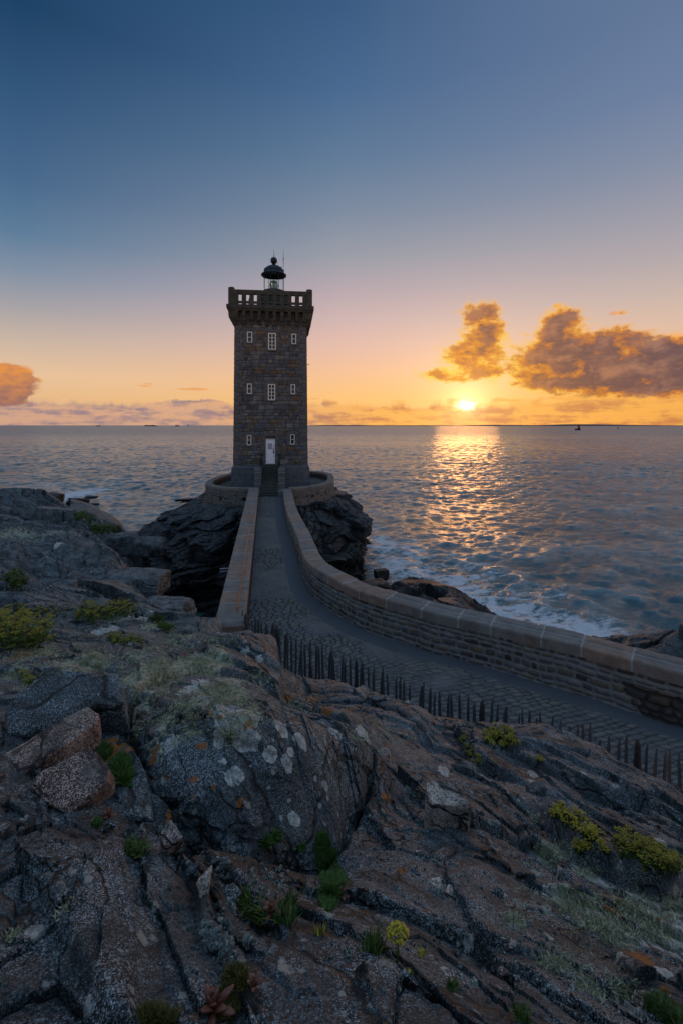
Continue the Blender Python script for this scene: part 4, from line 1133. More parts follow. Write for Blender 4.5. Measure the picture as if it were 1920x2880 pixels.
# local frame of the tower: x along the front, y into the tower, z above the foot of the stairs
ZB = -5.3
def zl(py, k=35.0): return (CY-py)/k-ZB
W0, W1 = 5.88, 5.70       # shaft width at foot and top
HZ0, HZ1 = zl(1308), zl(885)
def lx_(px): return (px-762)/35.0
wins = []
for (x0, y0, x1, y1, nx, ny) in [(696,933,710.5,963.7,1,2),(754.4,935,776.3,982.8,2,4),(820,936,833.4,965.5,1,2),
                          (695.7,1078.5,709.2,1108,1,2),(753.6,1079,774.6,1125,2,4),(817.6,1079,830.4,1107.8,1,2),
                          (695.2,1222.5,708.2,1251.7,1,2),(816,1221,829.2,1250.3,1,2)]:
    wins.append((lx_(x0), zl(y1), lx_(x1), zl(y0), nx, ny))
door = (lx_(748), zl(1305), lx_(774), zl(1228))
def face(name, yaw, quoins=True, holes=(), seed=50, step=.04):
    n = int(W0/step)+1; m = int((HZ1-HZ0)/step)+1
    u = np.linspace(-.5, .5, n); v = np.linspace(0, 1, m)
    U, V = np.meshgrid(u, v)
    Z = HZ0+(HZ1-HZ0)*V; Wd = W0+(W1-W0)*V; Xl = U*Wd
    e, idr = stone_pattern(Xl, Z, (.22, .42), (.32, .85), seed, .022, 2.2)
    # smaller rubble in places
    e2, id2 = stone_pattern(Xl, Z, (.17, .26), (.2, .5), seed+1, .03, 2.2)
    k = fbm(Xl*.6, Z*.5, Xl*0+seed, 2) > .12
    e = np.where(k, e2, e); idr = np.where(k, id2, idr)
    # quoins
    qi = np.floor(Z/.36).astype(int); qw = np.where(qi % 2 == 0, .62, .42)
    ed = Wd/2-np.abs(Xl); q = ed < qw
    eq = np.minimum(np.minimum(Z-qi*.36, (qi+1)*.36-Z), np.where(q, qw-ed, 1))
    e = np.where(q, eq, np.minimum(e, np.where(ed < qw+.3, ed-qw, 9))); idr = np.where(q, 1.5+((qi*37) % 11)/11.0*.4, idr)
    rec = np.zeros_like(Xl)
    for (a, b, c, d) in holes:
        mx = .30; ins = (Xl > a-mx) & (Xl < c+mx) & (Z > b-.16) & (Z < d+.30)
        bi = np.floor(Z/.40).astype(int); mm = np.where(bi % 2 == 0, .34, .22)
        s_ = (Xl > a-mm) & (Xl < c+mm) & (Z > b-.14) & (Z < d+.30)
        es = np.minimum(np.minimum(Xl-a+mm, c+mm-Xl), np.minimum(np.minimum(Z-bi*.4, (bi+1)*.4-Z), d+.3-Z))
        e = np.where(s_, es, e); idr = np.where(s_, 1.5+((bi*37+int(a*10)) % 11)/11.0*.4, idr)
        h = (Xl > a-.01) & (Xl < c+.01) & (Z > b-.01) & (Z < d+.01)
        rec = np.where(h, .15, rec)
    st = sst(e, .004, .035)
    dd = st*.035*np.where(idr > 1, .8, .5+.9*((idr*7.1) % 1))+fbm(Xl*4, Z*4, Xl*0+seed, 4)*.015-rec
    sh = W0/2-(W0-W1)/2*V
    Yl = -sh-dd       # outwards
    c, s = math.cos(yaw), math.sin(yaw)
    X2 = Xl*c-Yl*s; Y2 = Xl*s+Yl*c+W0/2
    return np.stack([X2, Y2, Z], -1).reshape(-1, 3), gridf(m, n), st, idr
Vs = []; Fs = []; Ss = []; Is = []; off = 0
for i, yaw in enumerate((0, math.pi/2, math.pi, -math.pi/2)):
    v, f, s_, r_ = face('', yaw, True, ([w[:4] for w in wins]+[door]) if i == 0 else (), 50+i*3, .035 if i == 0 else .07)
    Vs.append(v); Fs.append(f+off); Ss.append(s_.ravel()); Is.append(r_.ravel()); off += len(v)
r_ = np.concatenate(Is)
# dressed stones use the top of the ramp
me = mesh_from('wall', np.concatenate(Vs), np.concatenate(Fs), None, True, {'stone': np.concatenate(Ss), 'rnd': np.where(r_ > 1, 0, r_), 'dressed': (r_ > 1).astype(float), 'rnd2': np.where(r_ > 1, (r_-1.5)*2.4, 0)})
X.tree = M_tower.node_tree
bs = M_tower.node_tree.nodes['Principled BSDF']; lk = bs.inputs['Base Color'].links[0]; prev = X(lk.from_socket)
dr = attr('dressed'); r2 = attr('rnd2'); pp = geo_pos(); nn = noise(pp, 3.0, 5, .6)
dc = mixc(r2, (.098,.106,.112), (.135,.136,.13)); dc = mixc(nn, vscale(dc, .75), vscale(dc, 1.25)); dc = mixc(smooth(attr('stone'), .25, .6), (.045,.047,.05), dc)
zz_ = sep(pp)[2]
put(bs, 'Base Color', mixc(dr, prev, dc))
me.materials.append(M_tower)
ob('wall', me, tower)

def tbox(name, c, d, mat, parent=tower, bev=0.0, rnd=None):
    mb = MB(); mb.box(c, d, 0, bev); o = mb.build(name, mat, parent)
    if rnd is not None: set_rnd(o, rnd)
    return o
# plinth
def square_ring(hw, zlo, zhi, yc=W0/2): return [(-hw, yc-hw, zlo), (hw, yc-hw, zlo), (hw, yc+hw, zlo), (-hw, yc+hw, zlo)]
def plinth_mesh():
    m = int(2.2/.05)+1; V = []; F_ = []; Sx = []; Rx = []; o0 = 0
    hw0, hw1 = 3.16, 3.07
    for yaw in (0, math.pi/2, math.pi, -math.pi/2):
        n = 110; u = np.linspace(-1, 1, n); z = np.linspace(-.1, HZ0, 50)
        U, Z = np.meshgrid(u, z)
        chamf = sst(Z, HZ0-.17, HZ0); hw = hw0+(hw1-hw0)*Z/HZ0-chamf*.16
        Xl = U*hw; e, idr = stone_pattern(Xl, Z, (.36, .46), (.7, 1.3), 71+int(yaw*3), .006)
        st = sst(e, .003, .022); Yl = -hw-st*.012
        c, s = math.cos(yaw), math.sin(yaw)
        V.append(np.stack([Xl*c-Yl*s, Xl*s+Yl*c+W0/2, Z], -1).reshape(-1, 3)); F_.append(gridf(50, n)+o0); o0 += 50*n
        Sx.append(st.ravel()); Rx.append(idr.ravel())
    return mesh_from('plinth', np.concatenate(V), np.concatenate(F_), M_plinth, True, {'stone': np.concatenate(Sx), 'rnd': np.concatenate(Rx)})
ob('plinth', plinth_mesh(), tower)

# windows
for (a, b, c, d, nx, ny) in wins:
    fr = MB(); y = .10; t = .075 if nx == 1 else .085
    def bar(x0, z0, x1, z1, yy=y, dp=.10): fr.box(((x0+x1)/2, yy, (z0+z1)/2), (x1-x0, dp, z1-z0), 0, .006)
    bar(a, b, c, b+t); bar(a, d-t, c, d); bar(a, b+t, a+t, d-t); bar(c-t, b+t, c, d-t)
    for i in range(1, nx): xm = a+t+(c-a-2*t)*i/nx; bar(xm-.03, b+t, xm+.03, d-t, y, .07)
    for j in range(1, ny):
        zm = b+t+(d-b-2*t)*j/ny
        for i in range(nx):
            xa = a+t+(c-a-2*t)*i/nx+(.03 if i else 0); xb = a+t+(c-a-2*t)*(i+1)/nx-(.03 if i < nx-1 else 0)
            bar(xa, zm-.022, xb, zm+.022, y, .06)
    wf = fr.build('window', M_frame, tower)
    mb = MB(); mb.box(((a+c)/2, y+.03, (b+d)/2), (c-a-2*t+.01, .02, d-b-2*t+.01)); mb.build('pane', M_pane, wf)
    mb = MB(); mb.box(((a+c)/2, -.01, b-.05), (c-a+.16, .13, .09), 0, .012); set_rnd(mb.build('sill', M_quoin, wf), .2)
# door
a, b, c, d = door
dt = zl(1235.7)
mb = MB(); t = .07
mb.box(((a+c)/2, .12, (b+dt)/2), (c-a-2*.05, .06, dt-b-.04), 0, .008)
dr_o = mb.build('door', M_door, tower)
mb = MB(); mb.box((a+.03, .09, (b+dt)/2), (.06, .13, dt-b), 0, .006); mb.box((c-.03, .09, (b+dt)/2), (.06, .13, dt-b), 0, .006); mb.box(((a+c)/2, .09, dt+.025), (c-a, .13, .05), 0, .006)
mb.build('frame', M_white, dr_o)
mb = MB(); mb.box(((a+c)/2, .13, (dt+.05+d)/2), (c-a, .04, d-dt-.05)); mb.build('transom_light', M_pane, tower)
mb = MB(); hx = c-.12; mb.tube([(hx, .03, b+.90), (hx, .03, b+1.3)], .022, 8); mb.box((hx, .07, b+.93), (.075, .05, .14), 0, .01); mb.box((hx, .06, b+1.27), (.03, .08, .03)); mb.build('handle', M_iron, dr_o, True)
for zq in (.62, 1.45):
    mb = MB(); mb.lathe([(.028, 0), (.028, .02), (.012, .035)], (0, 0, 0), 12)
    q = mb.build('lock', M_iron, dr_o); q.rotation_euler = (math.pi/2, 0, 0); q.location = (hx, .09, b+zq)
mb = MB(); sx, sz = (a+c)/2-.03, b+1.42
mb.box((sx, .08, sz), (.34, .012, .47), 0, .003); ns = mb.build('notice', plain('notice_frame', (.20,.24,.34), .5, bmp=0), dr_o)
mb = MB(); mb.box((sx, .072, sz), (.25, .006, .38)); nb_ = mb.build('sheet', plain('notice_sheet', (.45,.48,.58), .5, var=.05, bmp=0), dr_o)
M_ink = plain('notice_ink', (.10,.12,.22), .6, bmp=0)
mb = MB()
for k in range(9):
    zz = sz+.15-k*.036; wl = (.17, .19, .12, .19, .18, .14, .19, .10, .16)[k]
    if k == 3: mb.box((sx, .0675, zz-.005), (.11, .003, .05)); continue
    if k == 4: continue
    mb.box((sx-.095+wl/2, .0675, zz), (wl, .003, .011))
mb.build('lines', M_ink, dr_o)
# stairs: 13 risers climbing to the door sill
SX0, SX1 = lx_(739.6)+.0, lx_(784)
NS = 13; top = b-.02; rise = (top-.0)/NS; tread = .235
yd0 = -.02-NS*tread
st_mb = MB(); M_mortar = plain('pale_mortar', (.34,.35,.36), .9, bmp=.2)
for i in range(NS):
    y0 = yd0+i*tread; z1 = rise*(i+1)
    st_mb.box(((SX0+SX1)/2, (y0+.1)/2, z1-rise/2), (SX1-SX0, .1-y0, rise-.004))
    st_mb.box(((SX0+SX1)/2, y0-.006, z1-.02), (SX1-SX0-.004, .03, .036), 0, .008)
o = st_mb.build('stairs', masonry_mat('worn_step_stone', [(0,(.05,.06,.055)),(1,(.06,.07,.062))], (.04,.04,.04), .25, grain=40), tower); set_rnd(o, .4)
for sx0, sx1 in ((SX0-.53, SX0), (SX1, SX1+.53)):
    w = sx1-sx0; V = []; Fc = []
    # cheek wall: high by the door, sloping steeply at its front
    yf = yd0+1.05; ht = b-.12
    prof = [(yf-.10, -.1), (yf, ht-.42), (yf+.05, ht-.18), (yf+.24, ht), (-.02, ht), (-.02, -.1)]
    n = len(prof); mbk = MB()
    mbk.add([(sx0, y, z) for y, z in prof]+[(sx1, y, z) for y, z in prof], [tuple(range(n)), tuple(range(n, 2*n))[::-1]]+[(i, i+n, (i+1) % n+n, (i+1) % n) for i in range(n)])
    o = mbk.build('cheek_wall', M_quoin, tower); set_rnd(o, .2)
    for k, zz in enumerate((.42, .84, 1.26, 1.66)):
        jm = MB(); jm.box(((sx0+sx1)/2, yf-.055+zz*.04, zz), (w+.006, .10, .02)); jm.build('mortar_joint', M_mortar, o)
    low = MB(); low.box(((sx0+sx1)/2, yd0+.5, .15), (w-.03, 1.15, .5), 0, .03); set_rnd(low.build('lower_cheek', M_quoin, tower), .5)
    xr = sx1-.06 if sx0 < SX0-.1 else sx0+.06
    rl = MB(); rl.tube([(xr, -.10, ht-.05), (xr, -.10, ht+1.0)], .028, 8); rl.tube([(xr, yf+.2, ht-.05), (xr, yf+.2, ht+.92)], .028, 8); rl.tube([(xr, -.10, ht+.98), (xr, yf+.17, ht+.93)], .03, 8)
    rl.tube([(xr, -.10, ht+.5), (xr, yf+.2, ht+.46)], .016, 6)
    rl.build('stair_rail', M_iron, tower, True)

# corbels and machicolated cornice on four sides
ZC0, ZC1, ZC2 = zl(906), zl(878), zl(861)   # corbel foot, soffit, top of cornice slab
hwS = W1/2; hwC = 3.44
core = MB(); yc = W0/2
def ring_prof(hws, mat, name, seed=1):
    mb = MB(); pts = []
    for hw, z in hws: pts.append([(-hw, yc-hw, z), (hw, yc-hw, z), (hw, yc+hw, z), (-hw, yc+hw, z)])
    vs = [p for r in pts for p in r]; fs = []
    for i in range(len(pts)-1):
        for k in range(4): fs.append((i*4+k, i*4+(k+1) % 4, (i+1)*4+(k+1) % 4, (i+1)*4+k))
    fs.append((3, 2, 1, 0)); n = len(pts)-1; fs.append((n*4, n*4+1, n*4+2, n*4+3))
    mb.add(vs, fs); o = mb.build(name, mat, tower); set_rnd(o, .2); return o
ring_prof([(hwS-.25, HZ1-.2), (hwS+.01, HZ1-.2), (hwS+.01, ZC1+.08), (hwS-.25, ZC1+.08)], M_quoin, 'wall_head')
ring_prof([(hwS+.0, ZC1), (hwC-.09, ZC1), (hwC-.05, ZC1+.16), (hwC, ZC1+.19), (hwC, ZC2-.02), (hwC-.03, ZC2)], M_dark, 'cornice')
nC = 10
cb0 = None
for side in range(4):
    yaw = side*math.pi/2; c_, s_ = math.cos(yaw), math.sin(yaw)
    for k in range(nC):
        xx = -hwS+.16+(2*hwS-.32)*k/(nC-1); w = .13
        pr = [(hwS-.02, ZC0-.28), (hwS+.16, ZC0-.22), (hwS+.18, ZC0+.0), (hwS+.36, ZC0+.12), (hwS+.40, ZC0+.36), (hwC-.12, ZC0+.50), (hwC-.10, ZC1-.005), (hwS-.02, ZC1-.005)]
        vs = []
        for dx in (-w, w):
            for r, z in pr:
                X_, Y_ = xx+dx, -r
                vs.append((X_*c_-Y_*s_, X_*s_+Y_*c_+yc, z))
        n = len(pr); mb = MB(); mb.add(vs, [tuple(range(n)), tuple(range(n, 2*n))[::-1]]+[(i, i+n, (i+1) % n+n, (i+1) % n) for i in range(n)])
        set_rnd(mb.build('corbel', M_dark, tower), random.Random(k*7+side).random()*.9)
# corner wedge corbels
for sx in (-1, 1):
    for sy in (-1, 1):
        mb = MB(); a0, a1 = hwS-.10, hwC-.10
        vs = []
        for r, z in [(hwS+.02, ZC0-.35), (hwS+.2, ZC0-.05), (hwS+.42, ZC0+.25), (hwC-.12, ZC1-.01)]:
            for p in ((hwS-.12, hwS-.12), (r, hwS-.12), (r, r), (hwS-.12, r)): vs.append((sx*p[0], yc+sy*p[1], z))
        fs = [(i*4+k, i*4+(k+1) % 4, (i+1)*4+(k+1) % 4, (i+1)*4+k) for i in range(3) for k in range(4)]+[(3, 2, 1, 0), (12, 13, 14, 15)]
        mb.add(vs, fs); set_rnd(mb.build('corner_corbel', M_dark, tower), .6)
# parapet: pierced wall between corner blocks
ZP0, ZP1 = ZC2, zl(819.5)
hp = 3.28; tk = .26
par = MB()
H = ZP1-ZP0
for side in range(4):
    yaw = side*math.pi/2; M_ = Matrix.Translation((0, yc, 0)) @ Matrix.Rotation(yaw, 4, 'Z')
    y = -hp+tk/2; xa, xb = -hp+.42, hp-.42
    sh = .0
    pier = MB()
    def pb(x0, x1, z0, z1, dy=0, tt=tk): pier.box(((x0+x1)/2, y+dy, (z0+z1)/2), (x1-x0, tt, z1-z0), 0, .0, M_)
    pb(xa, xb, ZP1-.34, ZP1, 0, tk+.04)
    pb(xa, xb, ZP0+.15, ZP0+.30)
    nO = 9; pitch = (xb-xa)/(nO+.55); ow = .26
    xs = [xa+pitch*(.775+i) for i in range(nO)]
    prev_x = xa
    for i in range(nO+1):
        x1 = xs[i]-ow/2 if i < nO else xb
        pb(prev_x, x1, ZP0+.30, ZP1-.34); pb(prev_x, x1, ZP0+.002, ZP0+.15)
        prev_x = xs[i]+ow/2 if i < nO else xb
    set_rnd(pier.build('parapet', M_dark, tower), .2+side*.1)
for sx in (-1, 1):
    for sy in (-1, 1):
        mb = MB(); mb.box((sx*(hp-.21), yc+sy*(hp-.21), (ZP0+ZP1+.17)/2), (.48, .48, ZP1-ZP0+.17), 0, .05)
        mb.lathe([(.25, 0), (.18, .05)], (sx*(hp-.21), yc+sy*(hp-.21), ZP1+.16), 8)
        set_rnd(mb.build('corner_block', M_dark, tower), .6)
mb = MB(); mb.box((0, yc, ZC2-.03), (2*hp-.7, 2*hp-.7, .06)); set_rnd(mb.build('deck', M_dark, tower), .1)
mb = MB(); xk, yk = xs[1]+.15, -hp+yc+.9; mb.box((xk-.02, yk, ZP0+.45), (.26, .26, .5), 0, .02); mb.box((xk, yk, ZP0+.75), (.22, .22, .12), 0, .03); mb.build('equipment_box', M_iron, tower)

# lantern
lc = (0.13, yc, 0)
kz = 32.3
def zk(py): return (CY-py)/32.35-ZB
zr0, zg0, zg1, zd0 = zk(822)-.25, zk(821), zk(768), zk(772)
zbase = ZC2
mb = MB(); mb.lathe([(1.45, zbase), (1.45, zg0-.5), (1.38, zg0-.38), (1.24, zg0-.30), (1.20, zg0-.12), (.98, zg0-.08), (.96, zg0), (.5, zg0)], lc, 48)
set_rnd(mb.build('lantern_base', M_dark, tower, False), .4)
lt = MB(); rG = .89; nG = 8
for k in range(nG):
    a = 2*math.pi*(k+.5)/nG+.12; lt.tube([(lc[0]+rG*math.cos(a), lc[1]+rG*math.sin(a), zg0), (lc[0]+rG*math.cos(a), lc[1]+rG*math.sin(a), zg1+.3)], .022, 6)
lt.lathe([(rG-.03, zg0), (rG+.04, zg0), (rG+.04, zg0+.05), (rG-.03, zg0+.05)], lc, 32)
lt.build('glazing_frame', M_iron, tower)
vs = []; 
for k in range(32):
    a = 2*math.pi*k/32
    for z in (zg0+.05, zg1+.25): vs.append((lc[0]+rG*.985*math.cos(a), lc[1]+rG*.985*math.sin(a), z))
mb = MB(); mb.add(vs, [(2*k, 2*((k+1) % 32), 2*((k+1) % 32)+1, 2*k+1) for k in range(32)]); mb.build('lantern_glass', M_glass, tower, True)
rb = .84
def dome_r(t): return math.cos(t)
prof = [(rb*.9, zd0+.12), (1.02, zd0-.14), (1.10, zd0-.10), (1.10, zd0-.04), (1.0, zd0+.02), (.92, zd0+.10), (.90, zd0+.14)]
prof += [(.88*math.cos(t), zd0+.16+.64*math.sin(t)) for t in np.linspace(.08, 1.40, 12)]
prof += [(.14, zd0+.80), (.20, zd0+.82), (.20, zd0+.84), (.10, zd0+.86), (.09, zd0+.89), (.16, zd0+.91), (.16, zd0+.93), (.08, zd0+.95)]
mb = MB(); mb.lathe(prof, lc, 48); dm = mb.build('dome', M_roof, tower, True)
zb_ = zd0+.95+.26
mb = MB(); mb.lathe([(max(.01, .29*math.cos(t)), zb_+.29*1.08*math.sin(t)) for t in np.linspace(-1.5, 1.5, 18)], lc, 32); mb.build('ball_finial', M_roof, dm, True)
mb = MB(); mb.tube([(lc[0], lc[1], zb_+.25), (lc[0], lc[1], zb_+.92)], [.02, .012], 6); mb.tube([(lc[0]+.02, lc[1]-.05, zb_+.42), (lc[0]+.12, lc[1]-.1, zb_+.38), (lc[0]+.16, lc[1]-.12, zb_+.2)], .01, 5); mb.build('lightning_rod', M_iron, tower, True)
ax = lc[0]+.82
mb = MB(); mb.tube([(lc[0]+.55, lc[1], zd0+.70), (ax, lc[1]-.02, zd0+.66), (ax, lc[1]-.02, zd0+1.38)], .022, 6); mb.tube([(ax, lc[1]-.02, zd0+1.3), (ax, lc[1]-.02, zd0+1.5)], .035, 6); mb.tube([(ax, lc[1]-.02, zd0+1.5), (ax, lc[1]-.02, zb_+1.0)], [.016, .010], 6); mb.build('antenna', M_iron, tower, True)
mb = MB(); mb.tube([(lc[0]+.2, lc[1]-.3, zb_-.15), (lc[0]+.32, lc[1]-.62, zd0+.85), (lc[0]+.42, lc[1]-.95, zd0+.1), (lc[0]+.44, lc[1]-.98, zg0)], .014, 5); mb.box((lc[0]+.24, lc[1]-.62, zd0+.95), (.14, .1, .14)); mb.build('cable', M_iron, tower, True)
# lens
mb = MB(); mb.lathe([(.20, zg0+.0), (.26, zg0+.1), (.33, zg0+.28), (.36, zg0+.5), (.33, zg0+.72), (.22, zg0+.92), (.08, zg0+1.0)], lc, 24); ml, b_ = new_mat('lens_glass'); put(b_, 'Base Color', (.35, .5, .5)); put(b_, 'Roughness', .12); put(b_, 'Transmission Weight', .6)
b_ = mb.build('lens', ml, tower, True)
mb = MB(); mb.lathe([(.30, zg0-.02), (.30, zg0+.10), (.18, zg0+.12)], lc, 24)
for k in range(8):
    a = k*math.pi/4; mb.tube([(lc[0]+.37*math.cos(a), lc[1]+.37*math.sin(a), zg0+.1), (lc[0]+.39*math.cos(a), lc[1]+.39*math.sin(a), zg0+.5), (lc[0]+.24*math.cos(a), lc[1]+.24*math.sin(a), zg0+.95)], .012, 5)
mb.build('lens_mount', M_iron, tower)
mb = MB(); mb.tube([(W0/2-.02, .4, zl(1022)), (W0/2+.16, .4, zl(1021))], .02, 6); mb.box((W0/2+.14, .4, zl(1020)), (.06, .05, .05)); mb.build('wall_hook', M_iron, tower)

# ---------------------------------------------------------------- round wall about the tower
rwl = tag(empty('enclosure_wall', (-6, 40, EYE-5.9)), 'low rounded stone wall ringing the foot of the lighthouse', 'wall')
ecx, ecy, eax, eay = -6.05, 40.6, 5.35, 6.75
th = np.linspace(-math.pi/2, 1.5*math.pi, 361)
pw = 2/2.7
ex = ecx+eax*np.sign(np.cos(th))*np.abs(np.cos(th))**pw; ey = ecy+eay*np.sign(np.sin(th))*np.abs(np.sin(th))**pw
outer = np.stack([ex, ey], 1); outer = resample(outer[::3], 400)[0]
gap = ~((outer[:, 1] < 35.2) & (np.abs(outer[:, 0]+5.25) < 1.35))
k0 = np.argmax(gap); idx = np.nonzero(gap)[0]
# order the open run so that it starts right of the gap
seg = outer[idx]
br = np.argmax(np.linalg.norm(np.diff(seg, axis=0), axis=1))
if np.linalg.norm(seg[br+1]-seg[br]) > 1: seg = np.r_[seg[br+1:], seg[:br+1]]
ni = normals(seg); cen = np.array([ecx, ecy])
if ((seg[50]+ni[50]-cen)**2).sum() > ((seg[50]-cen)**2).sum(): ni = -ni
inner = seg+ni*.5
sg = 1 if ((seg[50]+normals(seg)[50]-cen)**2).sum() > ((seg[50]-cen)**2).sum() else -1
ZW = EYE-4.72
def er_hook(Sg, Z, d, st, idr):
    L_ = Sg.max()
    for f, zc in ((.052, 5.55), (.10, 5.5), (.93, 5.62), (.985, 5.6), (.87, 5.5)):
        h = (np.abs(Sg-f*L_) < .14) & (np.abs(Z-(EYE-zc)) < .14)
        d = np.where(h, -.25, d); st = np.where(h, .9, st); idr = np.where(h, .82, idr)
    return d, st, idr
under(ribbon_wall('masonry', seg, EYE-6.6, ZW-.18, sg, M_rubble, (.10,.17), (.2,.5), 41, None, step=.04, jit=.02, depth=.03, hook=er_hook), rwl)
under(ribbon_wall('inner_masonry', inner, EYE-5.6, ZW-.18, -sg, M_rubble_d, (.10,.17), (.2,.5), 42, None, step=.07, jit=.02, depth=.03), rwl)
under(coping('coping', inner, seg, ZW, .2, masonry_mat('grey_coping', [(0,(.16,.155,.14)),(.3,(.14,.14,.135)),(.6,(.18,.16,.13)),(.85,(.15,.15,.14))], (.22,.22,.21), .2, grain=60, lich=.2), None, (.8, 1.3), 9, .04), rwl)
# level floor inside the ring
n = len(inner); V = [(ecx, ecy, EYE-5.32)]+[(p[0]*.98+ecx*.02, p[1]*.98+ecy*.02, EYE-5.32) for p in seg]
me = mesh_from('pavement', V, [(0, i, i+1) for i in range(1, n)]+[(0, n, 1)], M_flag, False); tag(ob('pavement', me), kind='structure')
# ---------------------------------------------------------------- stones
_ico = {}
def ico(sub):
    if sub not in _ico:
        bm = bmesh.new(); bmesh.ops.create_icosphere(bm, subdivisions=sub, radius=1.0)
        V = np.array([v.co[:] for v in bm.verts]); F_ = [[v.index for v in f.verts] for f in bm.faces]; bm.free()
        V /= np.linalg.norm(V, axis=1)[:, None]; _ico[sub] = (V, np.array(F_))
    return _ico[sub]
def stone_mesh(name, dims, seed, mat, sub=5, planes=11, p=34, rough=.05, box=0.0):
    rg = np.random.default_rng(seed); D, Fc = ico(sub)
    n = rg.normal(size=(planes, 3)); n /= np.linalg.norm(n, axis=1)[:, None]; h = rg.uniform(.62, 1.0, planes)
    if box:
        bx = np.array([[1,0,0],[-1,0,0],[0,1,0],[0,-1,0],[0,0,1],[0,0,-1]], float)+rg.normal(size=(6, 3))*.12; bx /= np.linalg.norm(bx, axis=1)[:, None]
        n = np.r_[bx, n]; h = np.r_[np.full(6, .62)+rg.normal(size=6)*.04, h*1.0+box*.25]
    q = np.maximum(D@n.T, 0)/h[None]
    r = (q**p).sum(1)**(-1.0/p)
    V = D*r[:, None]; V /= np.abs(V).max(0)[None]
    nz = fbm(V[:, 0]*2.2+seed, V[:, 1]*2.2, V[:, 2]*2.2, 5)
    nz2 = fbm(V[:, 0]*7+seed, V[:, 1]*7, V[:, 2]*10, 4, ridged=True)
    V = V*(1+nz*rough*1.6+nz2*rough*.45)[:, None]*np.array(dims)[None]/2
    return mesh_from(name, V, Fc, mat, True)
def poly_rock(name, px_pts, p0, nrm, thick, seed, mat, round_=.15, rough=.018):
    """rounded slab whose upper outline was read in the photo, lying in the plane p0, nrm"""
    nrm = Vector(nrm).normalized(); pts = []
    for a, b in px_pts:
        d = Vector(((a-CX)/F, 1, -(b-CY)/F)); t = (Vector(p0)-Vector((0, 0, EYE))).dot(nrm)/d.dot(nrm); pts.append(Vector((0, 0, EYE))+d*t)
    c = sum(pts, Vector())/len(pts)
    e1 = nrm.cross(Vector((0, 1, 0))).normalized(); e2 = nrm.cross(e1)
    Q = np.array([((q-c).dot(e1), (q-c).dot(e2)) for q in pts])
    nth, nph = 360, 80
    th = np.linspace(0, 2*np.pi, nth, endpoint=False); r = np.zeros(nth)
    for i in range(len(Q)):
        a, b = Q[i], Q[(i+1) % len(Q)]
        dx, dy = np.cos(th), np.sin(th); ex, ey = b-a
        den = dx*ey-dy*ex; t = (a[0]*ey-a[1]*ex)/np.where(abs(den) < 1e-9, 1e-9, den); s = (a[0]*dy-a[1]*dx)/np.where(abs(den) < 1e-9, 1e-9, den)
        ok = (t > 0) & (s >= -1e-6) & (s <= 1+1e-6); r = np.where(ok & (t > r), t, r)
    k = 2; r = np.convolve(np.r_[r[-k:], r, r[:k]], np.hanning(2*k+3)[1:-1]/np.hanning(2*k+3)[1:-1].sum(), 'valid')
    ph = np.linspace(-np.pi/2, np.pi/2, nph)[:, None]
    cr = np.abs(np.cos(ph))**round_; sz = np.sign(np.sin(ph))*np.abs(np.sin(ph))**round_
    Xl = cr*r*np.cos(th); Yl = cr*r*np.sin(th); Zl = (sz-1)*thick/2+0*Xl
    Zl += fbm(Xl*3+seed, Yl*3, Xl*0, 4)*thick*.22*(sz > 0)
    rgp = np.random.default_rng(seed+100); Rm = np.hypot(Xl, Yl).max()
    for _ in range(5):   # flat fractured faces
        nv = rgp.normal(size=3)*np.array([1, 1, .5]); nv /= np.linalg.norm(nv); sc3 = np.array([Rm, Rm, thick/2])
        A_ = np.stack([Xl/Rm, Yl/Rm, (Zl+thick/2)/(thick/2)], -1); dd = A_@nv; hm = dd.max()*rgp.uniform(.86, .97)
        ex = np.maximum(dd-hm, 0)[..., None]*nv; A_ = A_-ex; Xl, Yl, Zl = A_[..., 0]*Rm, A_[..., 1]*Rm, A_[..., 2]*thick/2-thick/2
    C = np.array(c); P3 = C+Xl[..., None]*np.array(e1)+Yl[..., None]*np.array(e2)+Zl[..., None]*np.array(nrm)
    P3 = P3.reshape(-1, 3); R0 = float(r.mean())
    f1 = fbm(P3[:, 0]*2.5/R0*.5+seed, P3[:, 1]*2.5/R0*.5, P3[:, 2]*2.5/R0*.5, 5); f2 = fbm(P3[:, 0]*14+seed, P3[:, 1]*14, P3[:, 2]*14, 4)
    dr = (P3-C); dr /= np.linalg.norm(dr, axis=1)[:, None]+1e-9
    P3 = P3+dr*((f1*rough*2.2*R0*1.2)+(f2*rough*.5*R0))[:, None]
    loc = C-np.array(nrm)*thick
    return mesh_from(name, P3-loc, gridf(nph, nth, True), mat, True), Vector(loc)

S_grey = rock_material('grey_granite', False, 1.2)
S_tan = rock_material('tan_granite', False, 7.5, tint=(1.95, 1.04, .76))
S_brown = rock_material('brown_granite', False, 4.0, tint=(1.8, 1.0, .78))
S_cream = rock_material('cream_quartz', False, 6.5, tint=(1.95, 1.1, .82))
S_dark = rock_material('dark_granite', False, .85)
S_white = rock_material('pale_quartz', False, 7.5, tint=(1.6, 1.05, .88))
S_wet = rock_material('wet_rock', False, .55, grain=.3, wet=True)

